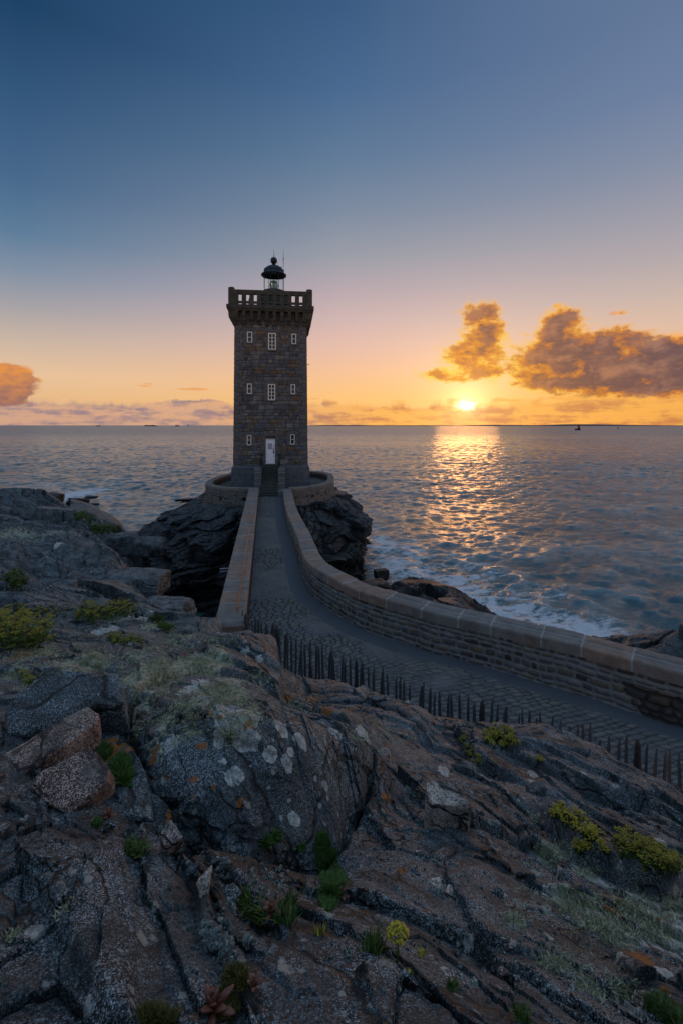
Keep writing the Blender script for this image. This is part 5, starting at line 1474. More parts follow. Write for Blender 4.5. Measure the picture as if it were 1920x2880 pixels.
def put_stone(name, px, py, wpx, hpx, mat, label, cat, seed, rz=0, dh=.8, group=None, sub=4, sink=.15, box=0, dist=None, tilt=(0, 0), planes=10, rough=.045):
    """a loose stone: centre pixel, apparent width and height"""
    if dist is None: h, n = hit(px, py+hpx*.25)
    else: h = Vector(P(px, py+hpx*.5, dist)); n = Vector((0, 0, 1))
    d = h.y; w = wpx*d/F; H = hpx*d/F
    pitch = math.atan2(EYE-h.z, d)
    hz = H/(math.cos(pitch)+math.sin(pitch)/dh*.9)
    dims = (w, max(hz/dh, w*.55), hz*1.15)
    me = stone_mesh(name, dims, seed, mat, sub, planes=planes, box=box, rough=rough)
    o = ob(name, me); o.location = h+Vector((0, 0, dims[2]*(.5-sink)))
    o.rotation_euler = (tilt[0], tilt[1], rz)
    return tag(o, label, cat, group)

# large stones near the camera, outline by outline
h, n = hit(180, 2060)
me, loc = poly_rock('boulder', [(8,2010),(40,1958),(130,1905),(180,1885),(330,1880),(350,1925),(348,1985),(300,1975),(262,1985),(210,2020),(150,2052),(90,2068),(20,2065)], h+Vector((0, 0, .24)), (0.02, -.30, 1), .34, 3, S_grey)
tag(ob('boulder', me, None, loc), 'broad flat-topped dark boulder leaning behind the long pale slab stone', 'boulder')
h, n = hit(130, 2130)
me, loc = poly_rock('slab_stone', [(-60,2190),(0,2120),(120,2060),(200,2010),(248,1988),(280,2012),(275,2036),(240,2060),(180,2105),(110,2150),(40,2198),(-40,2235)], h+Vector((0, 0, .18)), (.02, -.25, 1), .17, 5, S_tan, .14)
tag(ob('slab_stone', me, None, loc), 'long narrow pale slab stone wedged between the flat boulder and the pointed boulder', 'stone')
h, n = hit(190, 2240)
me, loc = poly_rock('boulder', [(73,2200),(120,2165),(190,2130),(242,2103),(270,2112),(303,2160),(300,2195),(262,2245),(215,2270),(190,2288),(160,2276),(120,2258)], h+Vector((0, 0, .17)), (.15, -.8, 1), .26, 8, S_brown, .16, .022)
tag(ob('boulder', me, None, loc), 'pointed wedge-shaped brown boulder below the long pale slab stone', 'boulder')
h, n = hit(1260, 2280)
me, loc = poly_rock('block_stone', [(1197,2205),(1215,2199),(1280,2203),(1300,2225),(1325,2262),(1318,2272),(1215,2262),(1198,2240)], h+Vector((0, 0, .22)), (.02, -.16, 1), .30, 4, S_tan, .14, .015)
tag(ob('block_stone', me, None, loc), 'squared block of stone with a warm tan top resting on the bare slope', 'stone')

near = [
 ('stone',1080,2120,66,50,S_tan,'rounded tan stone at the right-hand lip of the lichen covered rock mass',21,.3,.7,0),
 ('stone',474,2375,84,112,S_brown,'upright egg-shaped brown stone wedged in the dark hollow',22,.4,1.3,0),
 ('stone',385,2292,110,52,S_grey,'flattened grey stone just under the pointed brown boulder',23,.1,.6,0),
 ('stone',303,2332,50,26,S_grey,'small ribbed grey stone left of the dark hollow',24,.5,.6,0),
 ('stone',378,2350,84,34,S_dark,'dark flat stone above the small green tuft in the hollow',25,.2,.5,0),
 ('stone',1226,2490,46,40,S_cream,'cream quartz stone, larger piece of a cracked pair on the bare slope',26,-.5,.6,0),
 ('stone',1262,2508,44,38,S_cream,'cream quartz stone, lower piece of a cracked pair on the bare slope',27,-.6,.6,0),
 ('stone',1393,2506,44,28,S_grey,'dull grey stone right of the cracked cream pair',28,.2,.6,0),
 ('stone',1389,2392,32,22,S_brown,'small reddish brown stone below the squared block',29,.2,.7,0),
 ('stone',1350,2350,30,24,S_grey,'small dark stone at the foot of the squared block',30,.9,.6,0),
 ('stone',1412,2734,62,60,S_brown,'angular orange stone beside a small cream pebble',31,.5,.8,0),
 ('pebble',1458,2760,22,28,S_white,'rounded cream pebble touching the angular orange stone',32,.2,.8,0),
 ('stone',1434,2786,38,28,S_grey,'knobbly grey stone just below the angular orange stone',33,.2,.7,0),
 ('stone',1773,2714,38,42,S_cream,'pale pink quartz stone set in orange lichen near the right edge',34,.6,.8,0),
 ('pebble',1750,2719,18,22,S_cream,'small pale pebble against the pink quartz stone',35,.3,.8,0),
 ('stone',946,2612,90,56,S_grey,'lumpy grey stone between the green tufts and the lone yellow flower',36,.1,.7,0),
 ('stone',1030,2742,58,66,S_brown,'rusty upright splinter of stone below the lone yellow flower',37,.7,1.2,0),
 ('pebble',194,2412,18,16,S_white,'cream pebble lying on the dark speckled slab',38,.3,.7,0),
 ('pebble',741,2492,14,16,S_cream,'yellowish pebble in the soil of the hollow',39,.3,.7,0),
 ('stone',1430,2545,34,18,S_brown,'flat brownish stone near the crack below the dull grey stone',40,.1,.5,0),
 ('stone',1432,2655,40,20,S_tan,'flat tan stone on the lichened slope above the orange stone',41,-.2,.5,0),
 ('stone',545,2440,48,26,S_grey,'grey stone half buried in the soil of the hollow',42,.6,.6,0),
 ('stone',575,2480,80,70,S_tan,'coarse tan stone at the left rim of the soil hollow',43,-.5,.6,0),
 ('stone',650,2500,110,90,S_grey,'large coarse grey stone in the middle of the soil hollow',44,-.6,.5,0),
 ('stone',800,2110+470,20,16,S_white,'white quartz chip by the succulent leaves in the hollow',45,.3,.7,0),
 ('stone',620,2590,34,24,S_tan,'small tan stone on the ridge left of the green tufts',46,.4,.7,0),
 ('stone',664,2585,22,18,S_white,'whitish stone on the ridge left of the green tufts',47,.1,.7,0),
 ('stone',1150,2330,34,18,S_grey,'thin grey stone on the slope left of the squared block',48,.1,.5,0),
 ('stone',1175,2395,24,14,S_brown,'tiny brown stone on the slope under the squared block',49,.3,.6,0),
 ('stone',1770,2790,20,18,S_brown,'brown pebble on top of a small cluster near the lower right corner',50,.3,.7,0),
 ('stone',1790,2802,22,20,S_brown,'roundest brown pebble of the small cluster near the lower right corner',51,.9,.7,0),
 ('stone',1778,2820,22,18,S_grey,'grey pebble of the small cluster near the lower right corner',52,.5,.7,0),
 ('stone',1802,2826,24,20,S_brown,'lowest brown pebble of the small cluster near the lower right corner',53,.1,.7,0),
 ('stone',1640,2500,60,24,S_dark,'dark flat stone beside the pale stick on the lichened slope',54,-.3,.5,0),
 ('stone',205,1745,52,26,S_grey,'grey flat stone among the yellow flowers left of the straight wall',55,.1,.5,0),
 ('stone',1770,2545,40,20,S_tan,'flat tan stone under the windblown yellow plants',56,.1,.5,0),
]
for nm, px, py, w, hh, mt, lab, sd_, rz, dh, bx in near:
    put_stone(nm, px, py, w, hh, mt, lab, 'pebble' if nm == 'pebble' else 'stone', sd_, rz, dh, None, 4)

mid = [
 (395,1612,185,92,S_grey,'wide grey boulder with lichen spots above the dark gully',61,12.0,.15,.5,5),
 (462,1688,170,90,S_grey,'grey boulder overhanging the gully left of the straight wall',62,10.4,-.1,.5,5),
 (318,1638,125,60,S_dark,'flat-topped dark boulder in front of the wide grey boulder',63,11.3,.1,.5,5),
 (345,1510,100,66,S_dark,'squared dark boulder below the green clump on the shore rocks',64,22.0,.3,.6,5),
 (570,1745,110,44,S_grey,'low rounded rock beside the near end of the straight wall',65,9.6,.1,.5,5),
 (520,1800,110,46,S_grey,'grey slab of rock among the white lichen spots near the straight wall',66,7.0,.1,.4,5),
 (420,1525,90,60,S_dark,'narrow dark boulder at the brink of the gully',67,20.0,-.2,.8,4),
 (165,1550,250,70,S_dark,'long low dark slab sloping across the shore rocks',68,17.0,.1,.4,5),
 (120,1640,200,60,S_grey,'long grey slab under the shore rocks at the left',69,12.0,-.15,.4,5),
 (230,1690,180,50,S_grey,'grey sloping slab just above the yellow flowers',70,9.6,-.2,.4,5),
 (1505,2222,60,44,S_dark,'dark upright stone where the crack crosses the right-hand rock',71,None,.2,.9,4),
]
for px, py, w, hh, mt, lab, sd_, dd, rz, dh, sub in mid:
    put_stone('boulder', px, py, w, hh, mt, lab, 'boulder', sd_, rz, dh, None, sub, .25, .6, dd, rough=.05)
sea_st = [
 (100,1392,150,34,'long low dark islet lying off the shore at the far left',81,70.,.1,.5),
 (222,1404,58,26,'small humped islet in the white water left of the tower',82,68.,.3,.6),
 (255,1396,40,10,'thin dark reef breaking the surface beside the humped islet',83,72.,.1,.4),
 (265,1416,26,8,'tiny dark reef just off the shore rocks',84,64.,.1,.4),
 (1070,1600,42,40,'dark squared rock in the surf at the foot of the crag',85,34.,.3,.9),
 (1048,1640,110,60,'wedge of dark rock between the crag and the curved wall',86,29.,.2,.7),
 (1180,1640,160,46,'flat dark sea rock with white foam at its edge beyond the curved wall',87,31.,.1,.5),
 (1300,1686,40,24,'small knob of rock at the edge of the surf',88,29.,.1,.7),
]
for px, py, w, hh, lab, sd_, dd, rz, dh in sea_st:
    put_stone('sea_rock', px, py, w, hh, S_wet, lab, 'sea rock', sd_, rz, dh, None, 5, .3, .5, dd, rough=.09)
# stick-like splinter among the samphire
h, n = hit(1723, 2370); h2, n2 = hit(1838, 2472)
mb = MB(); mid_ = h.lerp(h2, .5)+n*.05
mb.tube([h+n*.05, h.lerp(h2, .3)+n*.06, mid_, h.lerp(h2, .8)+n*.045, h2+n*.02], [.010, .02, .022, .018, .008], 6)
tag(mb.build('driftwood_stick', plain('grey_driftwood', (.13,.11,.09), .85, sc=20, bmp=.5, bd=.004), None, True), 'pale driftwood stick lying across the crack beside the windblown yellow plants', 'stick')

# ---------------------------------------------------------------- fence of split pales
fl = smooth_curve(resample(fence_line, 400)[0], 11)
fL = np.r_[0, np.cumsum(np.linalg.norm(np.diff(fl, axis=0), axis=1))]
M_pale = plain('weathered_chestnut', (.060,.062,.068), .75, var=.4, sc=14, bmp=.5, bd=.004)
M_post = plain('dark_post', (.03,.028,.027), .8, var=.3, sc=10, bmp=.4, bd=.004)
M_wire = plain('fence_wire', (.12,.12,.13), .5, .7, var=.2, bmp=0)
fence = tag(empty('paling_fence', (fl[0, 0], fl[0, 1], PATHZ0)), 'low fence of split pales strung on wire between rock and cobbled path', 'fence')
rr = random.Random(5)
pmesh = []
for k in range(6):
    bm = bmesh.new(); w = rr.uniform(.034, .048)/2; t = rr.uniform(.022, .036)/2; Hh = 1.2
    levs = [0, .25, .5, .75, 1.0, 1.09, 1.2]; rings = []
    tip = rr.uniform(-.3, .3)*w
    for z in levs:
        s = 1.0 if z < 1.05 else (.8 if z < 1.1 else .42); o_ = rr.uniform(-.006, .006)+(tip if z > 1.1 else 0)
        prof = [(-w*s+o_, -t*s), (w*s*rr.uniform(.8, 1)+o_, -t*s*rr.uniform(.6, 1)), (w*s*rr.uniform(.85, 1)+o_, t*s), (-w*s*.7+o_, t*s*rr.uniform(.7, 1))]
        rings.append([bm.verts.new((x, y, z)) for x, y in prof])
    for a, b_ in zip(rings, rings[1:]):
        for i in range(4): bm.faces.new((a[i], a[(i+1) % 4], b_[(i+1) % 4], b_[i]))
    bm.faces.new(rings[0][::-1]); bm.faces.new(rings[-1])
    me = bpy.data.meshes.new('pale'); bm.to_mesh(me); bm.free(); me.materials.append(M_pale); pmesh.append(me)
s = .05; i = 0; tops = []
while s < fL[-1]-.05 and i < 99:
    x = np.interp(s, fL, fl[:, 0]); y = np.interp(s, fL, fl[:, 1])
    k = min(len(fl)-2, int(np.searchsorted(fL, s))); tg = fl[k+1]-fl[k-1] if k else fl[1]-fl[0]; a = math.atan2(tg[1], tg[0])
    post = i in (12, 33, 55, 75)
    o = ob('pale', pmesh[rr.randrange(6)], fence)
    o.location = (x-fl[0, 0]+rr.uniform(-.01, .01), y-fl[0, 1], rr.uniform(-.05, .03))
    o.rotation_euler = (rr.gauss(0, .03), rr.gauss(0.015, .035), a+rr.gauss(0, .25)); sc = rr.uniform(.95, 1.04); o.scale = (rr.uniform(.85, 1.15), 1, sc)
    if post:
        mb = MB(); mb.tube([(0, 0, -.1), (.01, 0, .7), (0, 0, 1.15), (0, 0, 1.24)], [.04, .038, .034, .012], 8)
        q = mb.build('post', M_post, fence, True); q.location = (x-fl[0, 0]+.02, y-fl[0, 1]-.06, 0)
    s += rr.uniform(.098, .118); i += 1
for z in (.22, .62, 1.0):
    mb = MB(); n = 260
    for ph in (0, math.pi):
        pts = []
        for k in range(n):
            s_ = fL[-1]*k/(n-1); x = np.interp(s_, fL, fl[:, 0]); y = np.interp(s_, fL, fl[:, 1]); w = s_*2*math.pi/.27+ph
            pts.append((x-fl[0, 0]+.0, y-fl[0, 1]+math.cos(w)*.022, z+math.sin(w)*.006))
        mb.tube(pts, .0045, 4, False)
    mb.build('wire', M_wire, fence, True)

# ---------------------------------------------------------------- plants
def leaf_mat(name, c0, c1, rough=.6, sc=40.0):
    m, b = new_mat(name); r = attr('rnd'); p = geo_pos()
    c = mixc(r, c0, c1); c = mixc(smooth(r, .86, .93)*.8, c, (.11, .085, .04)); c = mixc(noise(p, sc, 3, .6), vscale(c, .7), vscale(c, 1.25))
    put(b, 'Base Color', c); put(b, 'Roughness', rough); put(b, 'Subsurface Weight', .0)
    return m
L_green = leaf_mat('fresh_leaf', (.04,.09,.015), (.10,.16,.03))
L_dgreen = leaf_mat('dark_leaf', (.03,.07,.012), (.07,.13,.02))
L_moss = leaf_mat('bright_moss', (.03,.09,.012), (.085,.20,.03))
L_yel = leaf_mat('yellow_umbel', (.22,.20,.012), (.46,.40,.03))
L_ygr = leaf_mat('olive_umbel', (.14,.145,.012), (.32,.29,.02))
L_pale = leaf_mat('beard_lichen', (.22,.25,.15), (.52,.55,.37), .9)
L_red = leaf_mat('red_succulent', (.11,.035,.025), (.20,.08,.05), .45)
L_olive = leaf_mat('olive_moss', (.06,.06,.01), (.12,.11,.02))
M_stem = plain('stem', (.06,.075,.02), .7, bmp=0)

class Tris:
    def __init__(s): s.v = []; s.f = []; s.r = []
    def blade(s, p, d, L, w, rnd, bend=.3, side=None):
        d = d.normalized(); sd_ = side or d.cross(Vector((rr.uniform(-1, 1), rr.uniform(-1, 1), rr.uniform(-.2, .2))))
        if sd_.length < 1e-5: sd_ = Vector((1, 0, 0))
        sd_.normalize(); g = Vector((0, 0, -1)); o = len(s.v)
        p1 = p+d*L*.5; p2 = p+(d+g*bend).normalized()*L
        s.v += [p-sd_*w*.5, p+sd_*w*.5, p1-sd_*w*.5, p1+sd_*w*.5, p2]
        s.f += [(o, o+1, o+3, o+2), (o+2, o+3, o+4)]; s.r += [rnd]*5
    def blob(s, c, r, rnd, flat=.7):
        o = len(s.v); n = 6
        a0 = rr.uniform(0, 6)
        s.v += [c+Vector((0, 0, r*flat))]+[c+Vector((r*math.cos(a0+k*math.pi/3), r*math.sin(a0+k*math.pi/3), rr.uniform(-.2, .2)*r)) for k in range(n)]+[c-Vector((0, 0, r*flat*.6))]
        for k in range(n): s.f += [(o, o+1+k, o+1+(k+1) % n), (o+7, o+1+(k+1) % n, o+1+k)]
        s.r += [min(1, rnd+.2)]+[rnd]*6+[max(0, rnd-.3)]
    def leaf(s, p, d, L, w, rnd, th=.35):
        # plump pointed leaf
        d = d.normalized(); u = d.cross(Vector((0, 0, 1)));
        if u.length < 1e-3: u = Vector((1, 0, 0))
        u.normalize(); n = u.cross(d); o = len(s.v); st_ = [(0, .35), (.35, .95), (.65, 1.0), (.88, .55)]
        for t, k in st_:
            c = p+d*L*t+n*(L*.12*math.sin(t*3))
            for q in range(6):
                a = q*math.pi/3; s.v.append(c+u*math.cos(a)*w*.5*k+n*math.sin(a)*w*.5*k*th); s.r.append(rnd*(1-.3*t))
        s.v.append(p+d*L+n*L*.05); s.r.append(rnd)
        for i in range(3):
            for q in range(6): s.f.append((o+i*6+q, o+i*6+(q+1) % 6, o+(i+1)*6+(q+1) % 6, o+(i+1)*6+q))
        for q in range(6): s.f.append((o+18+q, o+18+(q+1) % 6, o+24))
        s.f.append(tuple(o+q for q in range(6))[::-1])
    def build(s, name, mat, parent=None, org=Vector()):
        me = mesh_from(name, [v-org for v in s.v], s.f, mat, True, {'rnd': s.r}); return ob(name, me, parent)
def samples(regions, n):
    """points on the ground inside pixel ellipses"""
    out = []; wts = [r[2]*r[3] for r in regions]
    while len(out) < n:
        r = rr.choices(regions, wts)[0]; a = rr.uniform(0, 6.283); q = math.sqrt(rr.random())
        h, nn = hit(r[0]+r[2]*q*math.cos(a), r[1]+r[3]*q*math.sin(a)); out.append((h, nn))
    return out
def rdir(up, spread): return (up+Vector((rr.gauss(0, spread), rr.gauss(0, spread), rr.gauss(0, spread*.4)))).normalized()

def samphire(label, regions, nheads, hgt, hs_, mat=L_yel, leaf=L_green, wind=(0, 0), group='clumps of yellow flowering rock samphire', nleaf=5):
    hs = hs_*.72; hgt = hgt*.85
    pts = samples(regions, nheads)
    org = min((p for p, n in pts), key=lambda p: p.z).copy()
    root = tag(empty('samphire_plant', org), label, 'plant', group)
    L = Tris(); H = Tris(); St = MB()
    for p, n in pts:
        up = rdir(Vector((wind[0], wind[1], 1)), .22); ht = hgt*rr.uniform(.5, 1.1); top = p+up*ht
        for k in range(nleaf):
            q = p+up*ht*rr.uniform(0, .7); L.blade(q, rdir(Vector((0, 0, .6)), .8), hgt*rr.uniform(.25, .55), hs*rr.uniform(.18, .32), rr.random(), .1)
        L.blade(p, up, ht*1.0, hs*.10, .3, 0.0)
        rd = rr.random()
        for k in range(14):
            a = rr.uniform(0, 6.28); q = math.sqrt(rr.random()); r_ = hs*.55*q
            c = top+Vector((r_*math.cos(a), r_*math.sin(a), hs*.22*(1-q*q)+rr.uniform(-.03, .03)*hs))
            H.blob(c, hs*rr.uniform(.10, .17), min(1, rd*.5+rr.random()*.5))
    L.build('leaves', leaf, root, org); H.build('flowers', mat, root, org)
    return root
def turf(name, label, cat, regions, n, ln, w, mat, spread=.5, per=6, group=None):
    pts = samples(regions, n); org = min((p for p, n_ in pts), key=lambda p: p.z).copy(); T = Tris()
    for p, nn in pts:
        up = (nn+Vector((0, 0, .7))).normalized()
        for k in range(per): T.blade(p-up*ln*.1+Vector((rr.gauss(0, ln*.15), rr.gauss(0, ln*.15), 0)), rdir(up, spread), ln*rr.uniform(.5, 1.2), w*rr.uniform(.6, 1.3), rr.random(), .25)
    o = T.build(name, mat, None, org); o.location = org
    return tag(o, label, cat, group)
def succulent(label, px, py, size, mat, n=9, seed=1, name='succulent'):
    h, nn = hit(px, py); T = Tris(); r_ = random.Random(seed); s = size*h.y/F
    for k in range(n):
        a = k*2.4+r_.uniform(-.3, .3); t = k/n; d = Vector((math.cos(a)*(1.1-t), math.sin(a)*(1.1-t), .25+t*1.1))
        T.leaf(h, d, s*(.55+.25*r_.random()), s*.26, r_.random(), .5)
    o = T.build(name, mat, None, h); o.location = h; return tag(o, label, 'plant')

samphire('large windblown mass of yellow flowers at the left edge above the lichened dome', [(50,1810,80,28),(20,1790,60,28)], 150, .34, .10, L_ygr, wind=(.35, 0))
samphire('bushy yellow clump standing behind the lichened hump in front of the dark slabs', [(300,1735,70,16),(245,1745,30,14),(355,1725,34,12)], 130, .24, .085, L_ygr)
samphire('thin trailing yellow clump on the slabs left of the bushy one', [(60,1722,26,10),(110,1735,50,12),(170,1742,20,10)], 45, .16, .07, L_ygr)
samphire('olive clump low on the lichened dome behind the left boulders', [(350,1808,46,12),(320,1800,16,10),(400,1815,20,8)], 60, .12, .06, L_ygr)
samphire('small yellow tuft rising over the flat boulder at the left edge', [(75,1925,22,12),(58,1915,14,6)], 16, .09, .05, L_ygr)
samphire('small yellow sprig below the windblown mass at the left edge', [(140,1805,18,10)], 12, .13, .06, L_yel)
samphire('dense rounded yellow clump on the rock edge in front of the fence', [(1405,2085,44,26),(1385,2070,24,16),(1435,2100,20,14)], 60, .10, .10, L_ygr, L_dgreen)
samphire('narrow strip of yellow plants filling the crack left of the dense clump', [(1300,2085,12,14),(1320,2120,12,16),(1340,2145,14,12)], 34, .07, .06, L_ygr, L_dgreen)
samphire('single small green rosette right of the dense rounded clump', [(1517,2140,11,8)], 8, .06, .07, L_ygr)
samphire('row of yellow plants rooted in the long crack at the right', [(1570,2300,22,18),(1610,2325,26,18),(1660,2355,28,18),(1640,2400,24,12),(1700,2400,14,10)], 85, .09, .065, L_yel, L_dgreen)
samphire('windblown yellow mass at the right end of the long crack', [(1790,2410,50,18),(1840,2440,50,16),(1745,2380,24,14),(1880,2460,30,10)], 110, .12, .065, L_ygr, L_dgreen, (.3, 0))
samphire('bright green clump on the shore rocks nearest the gully', [(300,1497,42,9)], 60, .45, .28, L_green, L_green, group='green clumps on the shore rocks')
samphire('small green clump farther out on the shore rocks', [(222,1460,22,6),(250,1470,12,4)], 30, .4, .28, L_green, L_green, group='green clumps on the shore rocks')
samphire('dark green clump on the slabs at the left edge', [(45,1640,30,20)], 60, .2, .12, L_dgreen, L_dgreen, group='green clumps on the shore rocks')

turf('moss_cushion', 'bright green moss cushion hanging down the side of the dark hollow', 'moss', [(905,2385,22,40),(920,2430,32,44),(938,2480,32,40),(922,2530,22,36)], 3600, .026, .003, L_moss, .6, 7)
turf('moss_cushion', 'rounded green cushion right of the pointed brown boulder', 'moss', [(341,2160,20,30),(345,2185,18,26)], 500, .05, .006, L_moss, .6, 7)
turf('moss_cushion', 'mossy patch between the long slab stone and the pointed boulder', 'moss', [(235,2085,36,16),(205,2110,26,14),(290,2115,22,20)], 600, .04, .005, L_green, .6, 7)
turf('grass_tuft', 'small star-shaped green tuft left of the bright moss in the hollow', 'grass tuft', [(750,2372,10,8)], 24, .05, .006, L_moss, .7, 8)
turf('grass_tuft', 'second star-shaped tuft just under the rock overhang', 'grass tuft', [(776,2358,9,8)], 24, .05, .006, L_moss, .7, 8)
turf('grass_tuft', 'tiny star-shaped tuft touching the bright moss', 'grass tuft', [(846,2384,7,7)], 16, .04, .005, L_moss, .7, 8)
turf('grass_tuft', 'green blades at the edge of the speckled slab below the egg-shaped stone', 'grass tuft', [(378,2395,26,14)], 60, .05, .007, L_green, .4, 6)
turf('grass_tuft', 'tall green blades left of the red succulent in the hollow', 'grass tuft', [(690,2545,16,14),(715,2565,20,18),(745,2585,14,12)], 60, .07, .008, L_green, .3, 5)
turf('grass_tuft', 'green shoots right of the red succulent in the hollow', 'grass tuft', [(815,2555,12,14),(800,2590,24,12)], 30, .06, .008, L_dgreen, .3, 5)
turf('grass_tuft', 'fresh tuft on the ridge above the tall green blades', 'grass tuft', [(655,2520,12,8)], 30, .03, .004, L_green, .6, 6)
turf('grass_tuft', 'grass tuft left of the lone yellow flower', 'grass tuft', [(1052,2675,16,10)], 22, .06, .007, L_dgreen, .35, 5)
turf('grass_tuft', 'single yellow-green shoot beside the lumpy grey stone', 'grass tuft', [(901,2628,7,5)], 6, .035, .008, L_yel, .3, 4)
turf('grass_tuft', 'small forked shoot right of the lone yellow flower', 'grass tuft', [(1184,2690,6,5)], 5, .03, .007, L_yel, .4, 4)
turf('grass_tuft', 'small green tuft low on the slope right of the rusty splinter', 'grass tuft', [(1272,2785,10,6)], 12, .03, .007, L_green, .4, 5)
turf('moss_cushion', 'olive moss strip climbing above the red succulent at the bottom', 'moss', [(665,2760,24,30),(650,2810,26,30),(630,2850,20,20)], 900, .03, .003, L_olive, .8, 7)
turf('moss_cushion', 'yellow-green moss on the bottom edge of the speckled slab', 'moss', [(430,2862,40,16),(480,2874,20,10)], 500, .025, .003, L_olive, .8, 7)
turf('moss_cushion', 'dark moss in the crack at the lower right corner', 'moss', [(1850,2830,30,20),(1890,2860,30,20)], 400, .03, .004, L_dgreen, .7, 6)
turf('moss_cushion', 'green strip on the lichened dome near the straight wall', 'moss', [(440,1745,16,10),(465,1765,20,8)], 120, .10, .02, L_green, .5, 6)
turf('moss_cushion', 'small tuft at the left end of the soil hollow', 'moss', [(270,2320,9,7)], 40, .03, .004, L_moss, .6, 6)
turf('grass_tuft', 'green shoots on the bottom edge right of the olive moss', 'grass tuft', [(1470,2868,12,8)], 12, .04, .007, L_green, .4, 5)
succulent('large red-leaved succulent beside the olive moss at the bottom', 600, 2850, 95, L_red, 16, 1)
succulent('smaller red succulent on the right of the olive moss', 712, 2778, 44, L_red, 9, 2)
succulent('red and green succulent among the tall blades in the hollow', 765, 2575, 62, L_red, 9, 3)
succulent('dark little succulent at the foot of the bright moss', 960, 2525, 44, L_red, 8, 4)
succulent('tiny grey rosette below the pointed brown boulder', 305, 2300, 34, L_red, 8, 5)
# the lone yellow umbel
h, n = hit(1114, 2708); top = Vector(P(1118, 2650, h.y+.02))
fr = tag(empty('yellow_flower', h), 'lone bright yellow umbel on a thin stalk standing on the bare granite', 'flower')
mb = MB(); q = top-h; mb.tube([(0, 0, -.01), q*.5+Vector((.004, 0, 0)), q], [.004, .0035, .003], 6)
for k in range(9): a = k*.7; mb.tube([q*.93, q+Vector((.03*math.cos(a), .02*math.sin(a), .022))], .0015, 4)
mb.build('stalk', M_stem, fr, True)
H = Tris()
for k in range(150):
    a = rr.uniform(0, 6.28); r_ = math.sqrt(rr.random()); H.blob(q+Vector((r_*.036*math.cos(a), r_*.028*math.sin(a), .026+.028*(1-r_*r_)+rr.uniform(-.006, .004))), rr.uniform(.0035, .0065), rr.random())
H.build('umbel', leaf_mat('bright_yellow_umbel', (.40,.36,.015), (.60,.54,.05)), fr)
T = Tris(); 
for k in range(4): T.blade(q*.3, rdir(Vector((0, 0, .6)), .7), .03, .006, .5)
T.build('leaves', L_green, fr)
turf('yellow_flower', 'tiny yellow flower lying low on the granite below the tall umbel', 'flower', [(1158,2732,9,7)], 30, .008, .005, leaf_mat('low_yellow', (.40,.38,.02), (.6,.55,.06)), 1.0, 6)

# beard lichen: countless little pale tufts on the old rock surface
T = Tris(); n_t = 0
wl = [b for b in ly]; wts = [b[2]**2*(b[3] if len(b) > 3 else 1) for b in wl]
for i in range(10000):
    b = rr.choices(wl, wts)[0]; a = rr.uniform(0, 6.283); q = abs(rr.gauss(0, .62))
    h, nn = hit(b[0]+b[2]*1.2*q*math.cos(a), b[1]+b[2]*.8*q*math.sin(a))
    if h.y > 9: continue
    cl = float(_T[int(h.x*5) & 63, int(h.y*5) & 63, 3])
    if cl < .35: continue
    L = rr.uniform(.007, .017)*(1+h.y*.16); up = (nn+Vector((0, 0, .4))).normalized(); rd = rr.random()
    for k in range(8): T.blade(h+Vector((rr.gauss(0, L*.6), rr.gauss(0, L*.6), -.002)), rdir(up, .9), L*rr.uniform(.6, 1.3), L*rr.uniform(.14, .26), min(1, max(0, rd+rr.uniform(-.3, .3))), .1)
o = T.build('lichen_tufts', L_pale); tag(o, kind='stuff')
# grit in the soil hollow
G = Tris(); gm = []
V0, F0 = ico(2); gv = []; gf = []
for i in range(900):
    r0 = rr.choice([(620,2440,120,60),(760,2470,100,60),(690,2560,90,50),(480,2370,60,40),(620,2650,60,60),(1100,2420,200,160),(1250,2600,240,160),(1500,2650,200,160)])
    h, nn = hit(r0[0]+rr.gauss(0, r0[2]*.5), r0[1]+rr.gauss(0, r0[3]*.5))
    s_ = rr.uniform(.003, .009)*(1 if rr.random() < .9 else 2); k = np.array([rr.uniform(.7, 1.3) for _ in range(3)])*s_
    gv.append(V0*k[None]*(1+rng.random((len(V0), 1))*.3)+np.array(h)[None]); gf.append(F0+i*len(V0))
me = mesh_from('gravel', np.concatenate(gv), np.concatenate(gf), rock_material('grit', False, 2.6, tint=(1.1, .95, .8)), True)
tag(ob('gravel', me), kind='stuff')

# ---------------------------------------------------------------- pipes in the gully, distant marks
pr = tag(empty('drain_pipe', (-4.1, 17, EYE-5.35)), 'pair of short grey pipes sticking out of the straight wall over the gully', 'pipe')
for dz in (0, -.1):
    mb = MB(); mb.tube([(.05, 0, dz), (-.42, -.05, dz-.02)], .028, 8); mb.build('pipe', plain('grey_pipe', (.28,.30,.33), .5, bmp=0), pr, True)
def seaP(px, d): return ((px-CX)/F*d, d)
bx, by = seaP(1623.5, 1060)
bc = tag(empty('beacon_tower', (bx, by, 0)), 'red beacon tower with a dark cap on a black plinth, far out on the sea', 'beacon')
mb = MB(); mb.box((0, 0, 1.0), (10, 8, 5.2), 0, .4); mb.build('plinth', plain('beacon_base', (.03,.03,.03), .9, sc=1), bc)
mb = MB(); mb.lathe([(2.5, 3.4), (2.2, 7), (1.75, 11.6)], (2.8, 0, 0), 20); mb.build('shaft', plain('beacon_red', (.32,.03,.02), .7, sc=1), bc, True)
mb = MB(); mb.lathe([(2.1, 11.5), (2.1, 12.3), (1.0, 12.9), (.4, 13.4)], (2.8, 0, 0), 20); mb.build('cap', M_iron, bc, True)
M_isl = plain('hazy_land', (.09,.075,.08), .95, sc=.01, bmp=0)
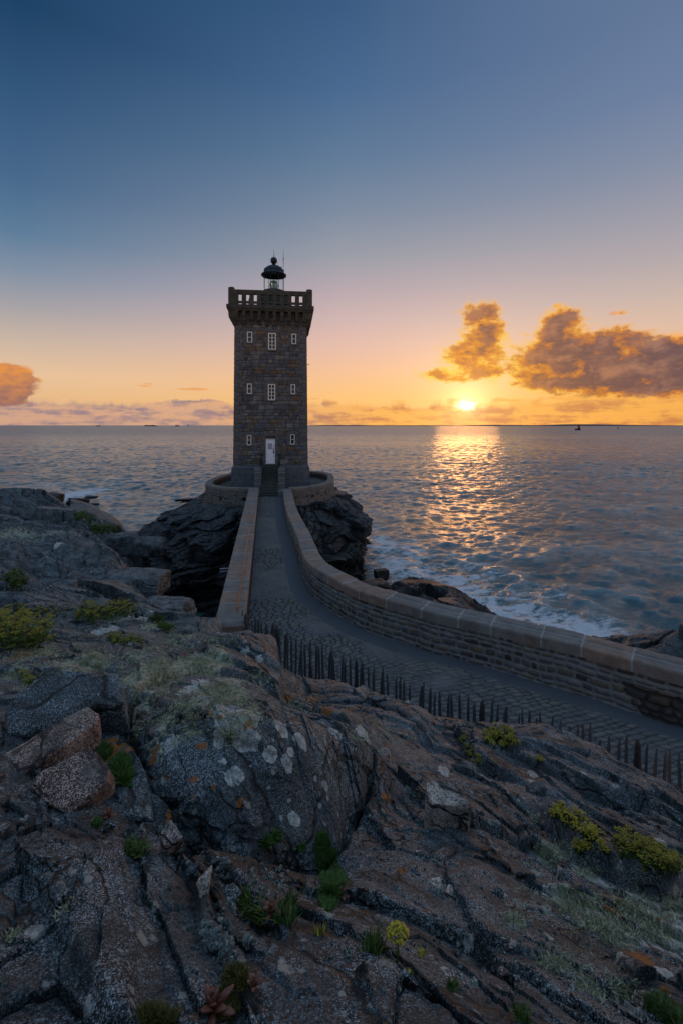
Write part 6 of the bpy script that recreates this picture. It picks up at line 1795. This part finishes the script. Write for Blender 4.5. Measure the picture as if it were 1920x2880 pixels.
def island(label, x0, x1, prof, d, seed, kind=None):
    n = 160; px = np.linspace(x0, x1, n); t = np.linspace(0, 1, n)
    hh = np.interp(t, [p[0] for p in prof], [p[1] for p in prof])+fbm(t*20+seed, t*0, t*0, 4)*.35*np.interp(t, [0, .05, .95, 1], [0, 1, 1, 0])
    hh = np.maximum(hh, .05)*d/F
    V = []; 
    for f_, k in ((-.06, 0), (-.02, .8), (0, 1), (.04, .8), (.1, 0)):
        for i in range(n):
            dd = d*(1+f_*min(1, (x1-x0)/300)); x, y = seaP(px[i], dd); V.append((x, y, hh[i]*k-.4))
    V = np.array(V); c = V.mean(0); c[2] = 0
    me = mesh_from('islet' if not kind else 'distant_coast', V-c, gridf(5, n), M_isl, True); o = ob(me.name, me, None, c)
    return tag(o, label, None if kind else 'islet', None if kind else None, kind)
island(None, 866, 1300, [(0,.5),(.08,2.6),(.3,3.0),(.5,1.8),(.75,2.4),(1,1.0)], 5200, 1, 'structure')
island(None, 1290, 1920, [(0,1.5),(.15,3.4),(.35,2.6),(.5,5.4),(.62,5.2),(.8,3.0),(1,1.6)], 5200, 2, 'structure')
island('pair of tiny rocky islets on the horizon at the far left', 270, 284, [(0,0),(.2,4.2),(.45,1.0),(.6,3.8),(.8,4.0),(1,0)], 4000, 3)
island('longest flat islet on the horizon left of the tower', 404, 446, [(0,1),(.15,4.4),(.3,3.6),(.7,4.2),(1,.8)], 4000, 4)
island('low islet on the horizon close to the distant white lighthouse', 490, 506, [(0,.5),(.4,3.8),(.7,3.8),(1,.5)], 4000, 5)
x, y = seaP(529.5, 3900); dl = tag(empty('distant_lighthouse', (x, y, 0)), 'minute pale lighthouse on the horizon left of the tower', 'lighthouse')
mb = MB(); mb.lathe([(2.4, 0), (1.7, 20), (1.6, 22)], n=12); mb.build('shaft', plain('far_tower', (.25,.23,.25), .9, bmp=0), dl, True)
mb = MB(); mb.lathe([(6, 0), (5, 5), (2, 6)], n=12); mb.build('rock_base', M_isl, dl, True)
for px, d_, lab in ((568, 2300, 'small dark buoy on the horizon just left of the tower'), (1737, 1500, 'small dark buoy on the sea right of the red beacon tower')):
    x, y = seaP(px, d_); mb = MB(); mb.lathe([(2.0, -.5), (2.2, .8), (.9, 2.6), (.5, 5.4), (.9, 5.8), (.1, 7)], n=14); o = mb.build('buoy', M_iron, None, True); o.location = (x, y, 0); tag(o, lab, 'buoy')
